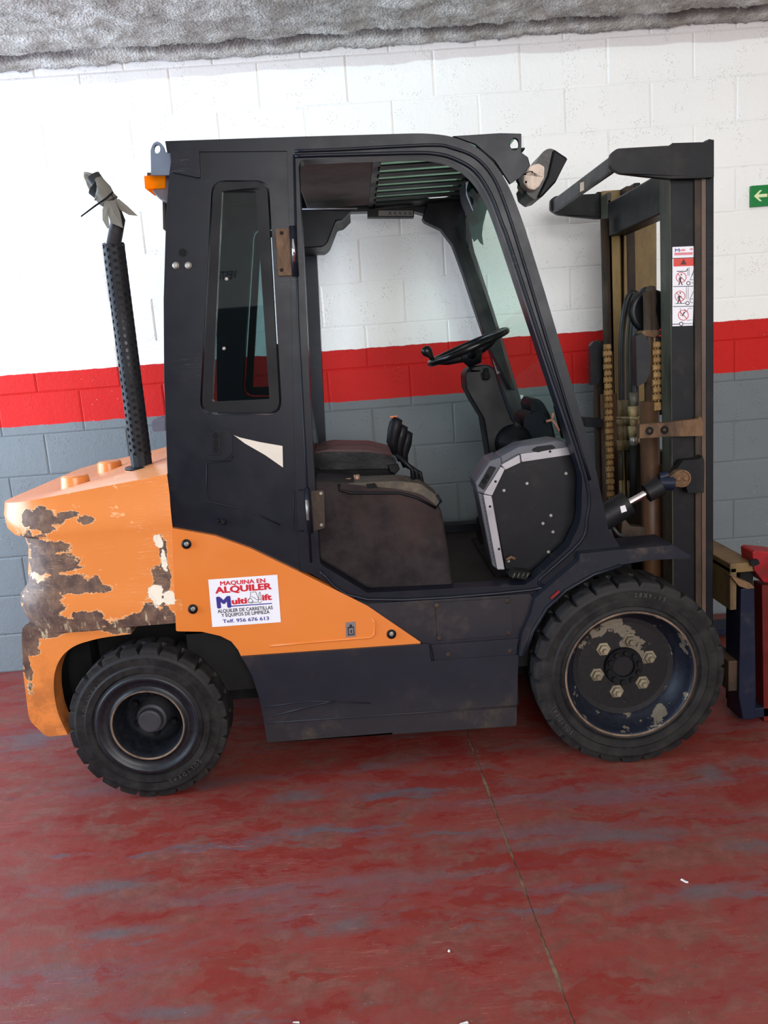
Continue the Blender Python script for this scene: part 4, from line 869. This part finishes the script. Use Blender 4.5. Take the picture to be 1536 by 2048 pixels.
for cx, cy in ((614, 930), (594, 1360), (458, 1808)): rb([*circ(cx, cy, 38, 16), (cx + 38, cy)], 16)
def man(cx, cy, s=1):
    L.append([Z5(*p) for p in circ(cx, cy, 17, 10)]); rb([(cx - 15, cy + 60), (cx - 25, cy + 130)], 34); rb([(cx - 40, cy + 60), (cx - 55, cy + 130)], 12); rb([(cx + 5, cy + 60), (cx + 30, cy + 95)], 14)
    rb([(cx - 25, cy + 130), (cx - 55, cy + 225)], 22); rb([(cx - 20, cy + 130), (cx + 20, cy + 225)], 22)
man(460, 745); man(437, 1142); L.append([Z5(*p) for p in circ(537, 1512, 17, 10)]); rb([(530, 1550), (480, 1640)], 26); rb([(530, 1560), (600, 1520)], 12); rb([(440, 1470), (450, 1640)], 8); rb([(590, 1510), (620, 1475), (690, 1470)], 8)
decal('pictogram', L, YX, INK, ws)
L = []
for cx, cy, r in ((458, 805, 108), (433, 1210, 108), (505, 1620, 108)): rb([*circ(cx, cy, r, 26), (cx + r, cy)], 13); rb([(cx - r * .7, cy - r * .7), (cx + r * .7, cy + r * .7)], 13)
decal('pictogram', L, YX - .0006, RED, ws)
# top bracket
tb = P('top_bracket', [(1222, 306, 6), (1234, 297, 6), (1340, 291), (1345, 286), (1414, 284), (1418, 278), (1428, 280), (1428, 354), (1400, 356), (1340, 357), (1290, 352), (1240, 346, 6), (1221, 334, 6)], YN - .045, YN - .018, MASTB, mast, bevel=.004); mmir(tb)
a = at(1222, 306, YN - .03); b = at(1238, 343, YN - .03)
MB().box((a.x + .003, YN - .02, b.z + .002), (b.x - .002, 2 * YM - YN + .02, a.z - .004)).out('tie_bar', m_black('tie_bar_paint', (44, 46, 56), .4, .2), mast, bevel=.006)
decal('small_label', [[(1160, 384), (1168, 380), (1168, 363), (1160, 366)][::-1]], YM - .12, CREAM, mast)
MB().box((x0, YN + .01, ztop - .20), (x1 - .005, 2 * YM - YN - .01, ztop - .06)).out('cross_member', MASTB, mast, bevel=.01)
P('back_board', [(1248, 398), (1313, 392), (1314, 1060), (1250, 1060)], -.425, -.41, GREASE, mast, bevel=.001, label='greasy yellow-brown inner rail face')
# lift cylinders, hose pulley, hoses
xm = at(1300, 900, -1.0).x
for Y in (-1.0, 2 * YM + 1.0):
    MB().tube([(xm, Y, .15), (xm, Y, 1.22)], .036, 20).out('lift_cylinder', m_rust('brown_cylinder', (64, 42, 28), (98, 68, 44), .5, 4) if Y < -.9 else bpy.data.materials['brown_cylinder'], mast, smooth=True)
    MB().tube([(xm, Y, 1.2), (xm, Y, 1.62 if Y < -.9 else 1.95)], .018, 14).out('piston_rod', RUSTD, mast, smooth=True)
P('pulley_yoke', [(1297, 578), (1303, 570), (1312, 573), (1314, 600), (1312, 620), (1321, 664), (1295, 664)], -.99, -.95, RUSTD, mast, bevel=.004)
c = at(1300, 622, -.93); MB().lathe(c, [(.015, -.014), (.06, -.014), (.075, -.018), (.078, -.012), (.066, 0), (.078, .012), (.075, .018), (.015, .018)], 40).out('pulley', m_black('pulley_black', (24, 23, 26), .35, .2), mast, smooth=True)
P('pulley_base', [(1284, 664), (1290, 660), (1322, 660), (1326, 668), (1310, 675), (1288, 672)], -1.02, -.95, RUST, mast, bevel=.003)
for k, (xl, xt, yt, Y, r, m_) in enumerate(((1243, 1258, 590, -.72, .013, HOSE), (1256, 1268, 592, -.76, .0085, OLIVE), (1262, 1273, 593, -.79, .0085, OLIVE), (1270, 1285, 585, -.90, .014, HOSE))):
    pts = [(xl + 1, 830, Y), (xl, 740, Y), (xl + .5, 680, Y), (xl + 4, 640, Y), (xl + 9, 610, Y), (xt, yt + 2, Y), (xt + 9, yt - 4, Y), (xt + 22, yt + 6, Y - .01), (xt + 30, yt + 40, Y - .01)]
    h_ = rod('hydraulic_hose', pts, r, m_, mast, 10, sm=True)
for xl, Y in ((1241, -.72), (1257, -.76)):
    for k, (y0, y1, r) in enumerate(((800, 838, .016), (838, 850, .020), (850, 880, .015), (880, 900, .019), (900, 960, .010), (960, 1000, .008))): rod('hose_fitting', [(xl + 1, y0, Y), (xl + 1.5, y1, Y)], r, BRASS if k != 4 else OLIVE, mast, 8)
for k, (y0, y1, r, m_) in enumerate(((785, 812, .017, OLIVE), (812, 832, .022, BRASS), (832, 852, .014, BRASS), (852, 872, .020, BRASS), (872, 890, .015, STEEL), (890, 1000, .014, DARK))): rod('hose_fitting', [(1266, y0, -.93), (1267, y1, -.93)], r, m_, mast, 8)
MB().tube([at(1234, 836, -.80), at(1262, 836, -.95), at(1286, 837, -.98)], .006, 6).out('hose_clamp', BRASS, mast)
P('lower_cross_member', [(1244, 1038), (1252, 1040), (1262, 1052), (1300, 1055), (1340, 1050), (1342, 1116), (1240, 1112)], -1.02, -.98, RUSTD, mast, bevel=.004)
MB().box((x0 - .22, -1.02, zb), (x0 - .02, -.46, .5)).out('mast_foot', DARK, mast, bevel=.004)
MB().box((x0 + .0, YN + .10, zb), (x1, YN + .13, .98)).out('guide_plate', RUSTD, mast)
# back plate seen between the rails low down
MB().box((x0 - .02, -.46, zb), (x0 + .0, -.42, 1.4)).out('guide_plate', RUST, mast)
MB().box((x0 + .03, -.98, .3), (x0 + .05, -.50, 1.02)).out('carriage_plate', RUSTD, mast)
# lower brackets on the near rail
bk = P('mast_bracket', [(1279, 849, 2), (1332, 845), (1395, 838), (1402, 832, 3), (1406, 845, 3), (1406, 872, 3), (1340, 873), (1279, 877, 2)], YN - .05, YN - .02, RUST, mast, bevel=.003)
for px, py in ((1299, 862), (1329, 860)): o = bolt(px, py, YN - .050, .015, DARK, bk, .002, 'bolt_hole', 18); bolt(px, py, YN - .052, .006, RUST, bk, .004)
P('tilt_mount', [(1345, 948), (1360, 930, 6), (1366, 921), (1400, 918), (1405, 910, 3), (1409, 924), (1408, 986, 3), (1376, 986), (1372, 972)], YN - .06, YN - .019, MASTB, mast, bevel=.005)
# tilt cylinder
YTc = YN - .085
tc = bpy.data.objects.new('tilt_cylinder', None); COL.objects.link(tc); tc.parent = FLT; Wt = at(1260, 1005, YTc); tc.location = Wt - WP['forklift']; WP['tilt_cylinder'] = Wt
def cyl(n_, a, b, r, m_, seg=24, bev=.002): return MB().tube([at(*a, YTc), at(*b, YTc)], r, seg).out(n_, m_, tc, bevel=bev)
BARREL = m_black('cylinder_black', (24, 24, 27), .5, .15, scr=False)
cyl('barrel', (1190, 1046), (1256, 1006), .046, BARREL); cyl('rod', (1250, 1010), (1302, 981), .0125, CHROME, 20, 0); cyl('collar', (1292, 987), (1322, 971), .034, BARREL)
cyl('clamp', (1316, 966), (1346, 966), .026, NAVY); cyl('clamp', (1318, 955), (1336, 950), .016, NAVY)
P('rod_eye', [(1338, 955), (1355, 942), (1374, 940, 8), (1384, 956, 10), (1376, 972, 8), (1352, 974)], YTc - .012, YTc + .02, RUST, tc, bevel=.006)
for px in (1356, 1371): bolt(px, 957, YTc - .012, .0105, RUST, tc, .008)
MB().lathe(at(1364, 957, YTc - .012), [(.03, 0), (.031, -.004), (.026, -.005), (.024, 0)], 28).out('pin_ring', RUST, tc)
decal('barrel_tag', [[(1240, 1013), (1250, 1010), (1254, 1022), (1243, 1026)][::-1]], YTc - .0475, WHITE, tc)
rod('hydraulic_hose', [(1213, 1020, YTc + .03), (1216, 1055, YTc + .03), (1226, 1080, YTc + .03), (1246, 1100, YTc + .03)], .008, HOSE); rod('hydraulic_hose', [(1222, 1050, YTc + .05), (1236, 1068, YTc + .05), (1262, 1080, YTc + .05)], .007, HOSE)
# chains and their anchors
def chain(px, y0, y1, Y, topx=None):
    ce = bpy.data.objects.new('lift_chain', None); COL.objects.link(ce); ce.parent = FLT; A = at(px, y0, Y); ce.location = A - WP['forklift']; WP[ce.name] = A
    B = at(px, y1, Y); pitch = .0275; n = int((A.z - B.z) / pitch); first = None
    for k in range(n):
        z = A.z - k * pitch; p = Vector((A.x, Y, z)); wide = k % 2
        if k < 2:
            hw = .016 if wide else .0135; mb = MB(); prof = [(0, .0165), (.006, .014), (.0095, .006), (.0095, -.006), (.006, -.014), (0, -.0165)]
            # a stack of link plates side on: a bulged block with two pin dimples
            vs = []; fs = []
            for yv in (-1, 1):
                pass
            ring_ = [(-.008, -.011), (-.012, 0), (-.008, .011), (.008, .011), (.008, -.011)]
            for s_ in (-hw, hw): vs += [p + Vector((s_, y, zz)) for y, zz in [(-.004, -.0118), (-.0125, -.006), (-.0125, .006), (-.004, .0118), (.008, .0118), (.008, -.0118)]]
            fs = [tuple(range(6)), tuple(range(11, 5, -1))] + [(i, (i + 1) % 6, 6 + (i + 1) % 6, 6 + i) for i in range(6)]
            mb.add(vs, fs)
            for s_ in (-.006, .006): mb.box((p.x + s_ - .0022, Y - .006, z - .019), (p.x + s_ + .0022, Y + .002, z - .008))
            o = mb.out('chain_link', CHAINM, ce)
            if k == 0: first = [(o, p, o.location.copy())]
            else: first.append((o, p, o.location.copy()))
        else:
            o0, q, l0 = first[wide]; o = bpy.data.objects.new('chain_link', o0.data); COL.objects.link(o); o.parent = ce; o.location = l0 + (p - q)
    return ce
chain(1312, 690, 810, -1.02); chain(1214, 694, 1004, -.56)
P('chain_anchor', [(1303, 806, 2), (1322, 804, 2), (1323, 820, 2), (1302, 822, 2)], -1.035, -1.0, CHAINM, mast, bevel=.002); rod('anchor_bolt', [(1310, 820, -1.02), (1311, 890, -1.02)], .009, CHAINM, mast)
P('chain_guard', [(1272, 672), (1284, 667, 5), (1292, 672), (1299, 690), (1300, 745), (1292, 764), (1278, 772), (1274, 772)], -1.03, -.98, m_black('guard_black', (30, 32, 36), .45, .2), mast, bevel=.004)
P('chain_guard', [(1181, 690, 5), (1190, 681, 5), (1200, 686), (1204, 700), (1204, 755), (1196, 770), (1182, 770)], -.46, -.42, bpy.data.materials['guard_black'], mast, bevel=.004)
P('chain_post', [(1194, 680), (1224, 682), (1226, 1110), (1200, 1110), (1192, 860), (1190, 800)], -.40, -.37, RUSTD, mast, bevel=.002)
P('chain_post', [(1318, 672), (1326, 674), (1326, 830), (1320, 830)], -1.0, -.96, OLIVE, mast, bevel=.002)
P('mast_stay', [(1168, 835), (1205, 838), (1205, 856), (1172, 854)], -.50, -.44, BLACK, mast, bevel=.002)
# --- fork carriage at the photo's edge
ca = bpy.data.objects.new('fork_carriage', None); COL.objects.link(ca); ca.parent = FLT; Wc = Vector((2.2, YM, 0)); ca.location = Wc - WP['forklift']; WP['fork_carriage'] = Wc
YP = -1.26
P('fork_shank', [(1482, 1178), (1510, 1172), (1513, 1388), (1510, 1440), (1486, 1440), (1478, 1400)], YP, YP + .12, NAVY, ca, bevel=.006)
a = at(1479, 1175, YP); b = at(1514, 1168, YP)
MB().box((a.x - .03, YP + .01, .60), (b.x, -.22, .635)).box((a.x - .03, YP + .01, .46), (a.x - .005, -.22, .62)).out('carriage_bar', m_rust('yellowed_bar', (62, 52, 38), (112, 90, 58), .5, 5), ca, bevel=.004)
P('carriage_cleat', [(1462, 1152, 3), (1500, 1166), (1510, 1176, 3), (1495, 1178), (1478, 1172)], YP - .01, YP + .04, RUST, ca, bevel=.003)
MB().box((a.x - .03, YP + .02, .14), (a.x + .02, -.24, .26)).out('carriage_bar', RUSTD, ca, bevel=.004)
MB().box((a.x + .02, YP + .04, .05), (a.x + .07, YP + .16, .62)).out('fork_shank', DARK, ca, bevel=.004)
MB().box((a.x + .02, YP + .03, .02), (a.x + .9, YP + .15, .06)).out('fork_blade', NAVY, ca, bevel=.004); MB().box((a.x + .02, -.36, .02), (a.x + .9, -.24, .06)).out('fork_blade', NAVY, ca, bevel=.004)
MB().box((a.x + .05, -.36, .05), (a.x + .10, -.24, .62)).out('fork_shank', NAVY, ca, bevel=.004)
sb = P('side_shift_frame', [(1505, 1105, 2), (1512, 1101), (1560, 1106), (1560, 1168), (1528, 1166), (1520, 1156), (1508, 1140)], YP + .0, YP + .10, REDP, ca, bevel=.006, label='red painted side shift frame')
P('frame_lug', [(1500, 1122, 3), (1516, 1118, 3), (1520, 1128, 2), (1504, 1134, 3)], YP - .012, YP + .0, DARKP, ca, bevel=.002)
P('side_shift_frame', [(1524, 1170), (1560, 1170), (1560, 1440), (1528, 1444)], YP + .03, YP + .1, simple('dark_red_paint', (88, 20, 18), .5, 0, .2, 8), ca, bevel=.004)
# ------------------------------------------------------------------ loose and hung things
# plastic bag tied over the exhaust end
q = [at(176, 350, YE), at(186, 362, YE), at(205, 386, YE), at(221, 408, YE), at(228, 425, YE)]
bag = bpy.data.objects.new('plastic_bag', None); COL.objects.link(bag); bag.location = q[2]; WP['plastic_bag'] = q[2].copy()
bag['label'] = 'cloudy grey plastic bag tied over the tip of the exhaust stack'; bag['category'] = 'bag'
def crumple(rows, n, amp, seed, name):
    vs = []; fs = []
    for i, (c, ax, r, ry) in enumerate(rows):
        ax = ax.normalized(); v = ax.cross(Vector((0, 1, 0))).normalized(); u = v.cross(ax).normalized()
        for k in range(n):
            a = 2 * PI * k / n; nn = 1 + amp * noise.noise(Vector((math.cos(a) * 2 + seed, math.sin(a) * 2, i * .6))) * 2
            vs.append(c + (u * math.cos(a) * ry + v * math.sin(a) * r) * nn)
    for i in range(len(rows) - 1):
        for k in range(n): fs.append((i * n + k, i * n + (k + 1) % n, (i + 1) * n + (k + 1) % n, (i + 1) * n + k))
    o = mk(name, vs, fs, BAG, bag, smooth=True); md = o.modifiers.new('s', 'SOLIDIFY'); md.thickness = .0008
ax = (q[0] - q[3])
MB().tube([at(190, 374, YE), at(206, 389, YE)], [.030, .027], 16).out('dark_mouth_plug', DARK, bag)  # dark plug added inside: shade of the open bag mouth as colour
tl_ = ax.normalized() * .7 + Vector((0, -.72, 0))
crumple([(at(183, 371, YE), Vector((-.72, -.62, -.34)), .046, .030), (at(187, 371, YE), Vector((-.75, -.55, -.25)), .045, .034), (at(196, 377, YE), Vector((-.8, -.2, .35)), .038, .034), (at(206, 387, YE), ax, .032, .032), (at(214, 398, YE), ax, .029, .029), (at(221, 404, YE), ax, .0275, .0275)], 28, .16, 3, 'bag_mouth')
mb = MB()
def flap(pts, seed):
    P3 = [at(x, y, Y) for x, y, Y in pts]; n = len(P3); c = sum(P3, Vector()) / n; mb.add([c + Vector((0, -.008, 0))] + P3, [(0, 1 + i, 1 + (i + 1) % n) for i in range(n)])
flap([(210, 402, -1.200), (205, 420, -1.205), (205, 440, -1.215), (214, 456, -1.210), (219, 458, -1.200), (216, 430, -1.195), (222, 402, -1.195)], 1)
flap([(218, 402, -1.200), (216, 430, -1.205), (222, 446, -1.205), (246, 456, -1.205), (240, 425, -1.200), (230, 400, -1.195)], 2)
flap([(229, 398, -1.190), (240, 420, -1.185), (258, 430, -1.180), (276, 432, -1.175), (255, 412, -1.180), (238, 398, -1.185)], 3)
o = mb.out('bag_flap', BAG, bag); md = o.modifiers.new('s', 'SOLIDIFY'); md.thickness = .0008
ct = MB().tube([at(162, 433, -1.215), at(190, 412, -1.215), at(212, 397, -1.210), at(226, 384, -1.200)], [.0022, .003, .003, .003], 6).out('cable_tie', DARKP, bag)
# exit sign
sg = bpy.data.objects.new('exit_sign', None); COL.objects.link(sg); a = at(1502, 372, -.02); b = at(1502, 414, -.02); sg.location = (a.x + .1, -.02, (a.z + b.z) / 2); WP['exit_sign'] = Vector(sg.location)
sg['label'] = 'green emergency exit arrow sign fixed to the white upper wall'; sg['category'] = 'sign'
MB().box((a.x, -.024, b.z), (a.x + .21, -.0075, a.z)).out('sign_board', GREEN, sg, bevel=.0008)
zc = (a.z + b.z) / 2; h_ = (a.z - b.z)
ar = [(.07, 0), (.36, .26), (.48, .26), (.29, .075), (.75, .075), (.75, -.075), (.29, -.075), (.48, -.26), (.36, -.26)]
vs = [(a.x + .06 * h_ + u * h_, -.0246, zc + v * h_) for u, v in ar]
tri = tessellate_polygon([[Vector((x, z, 0)) for x, y, z in vs]]); mk('arrow', vs, [tuple(t) for t in tri], GLOW, sg)
# small debris on the floor
def ground(px, py):
    d = FW * FPX + RT * (px - 768) - UP * (py - 1024); return CAM + d * (-CAM.z / d.z)
FLK = simple('pale_debris', (205, 205, 205), .6)
def flake(px, py, pts, label, cat, mat=FLK, h=.004):
    pts = [(x * .62, y * .62) for x, y in pts]; h *= .6; g = ground(px, py); vs = [g + Vector((x, y, .0006)) for x, y in pts] + [g + Vector((x * .8, y * .8, h + .002 * (i % 2))) for i, (x, y) in enumerate(pts)]; n = len(pts)
    o = mk('debris_chip', vs, [tuple(range(n)), tuple(range(n, 2 * n))] + [(i, (i + 1) % n, n + (i + 1) % n, n + i) for i in range(n)], mat); o['label'] = label; o['category'] = cat
flake(1368, 1763, [(-.013, .012), (-.008, .016), (.012, -.004), (.016, -.012), (.004, -.014)], 'elongated white paint chip lying on the worn red floor near the front wheel', 'chip')
flake(898, 1903, [(-.006, 0), (.0, .005), (.006, .002), (.004, -.006), (-.003, -.005)], 'tiny white crumb on the red floor beside the saw joint', 'crumb')
flake(592, 2046, [(-.012, .004), (.014, -.002), (.013, -.005), (-.012, 0)], 'thin white sliver on the red floor at the lower photo edge, nearer the rear wheel', 'chip')
flake(930, 2047, [(-.02, .0), (.012, .003), (.014, -.003), (-.018, -.005)], 'thin white sliver on the red floor at the lower photo edge, beside the saw joint', 'chip')
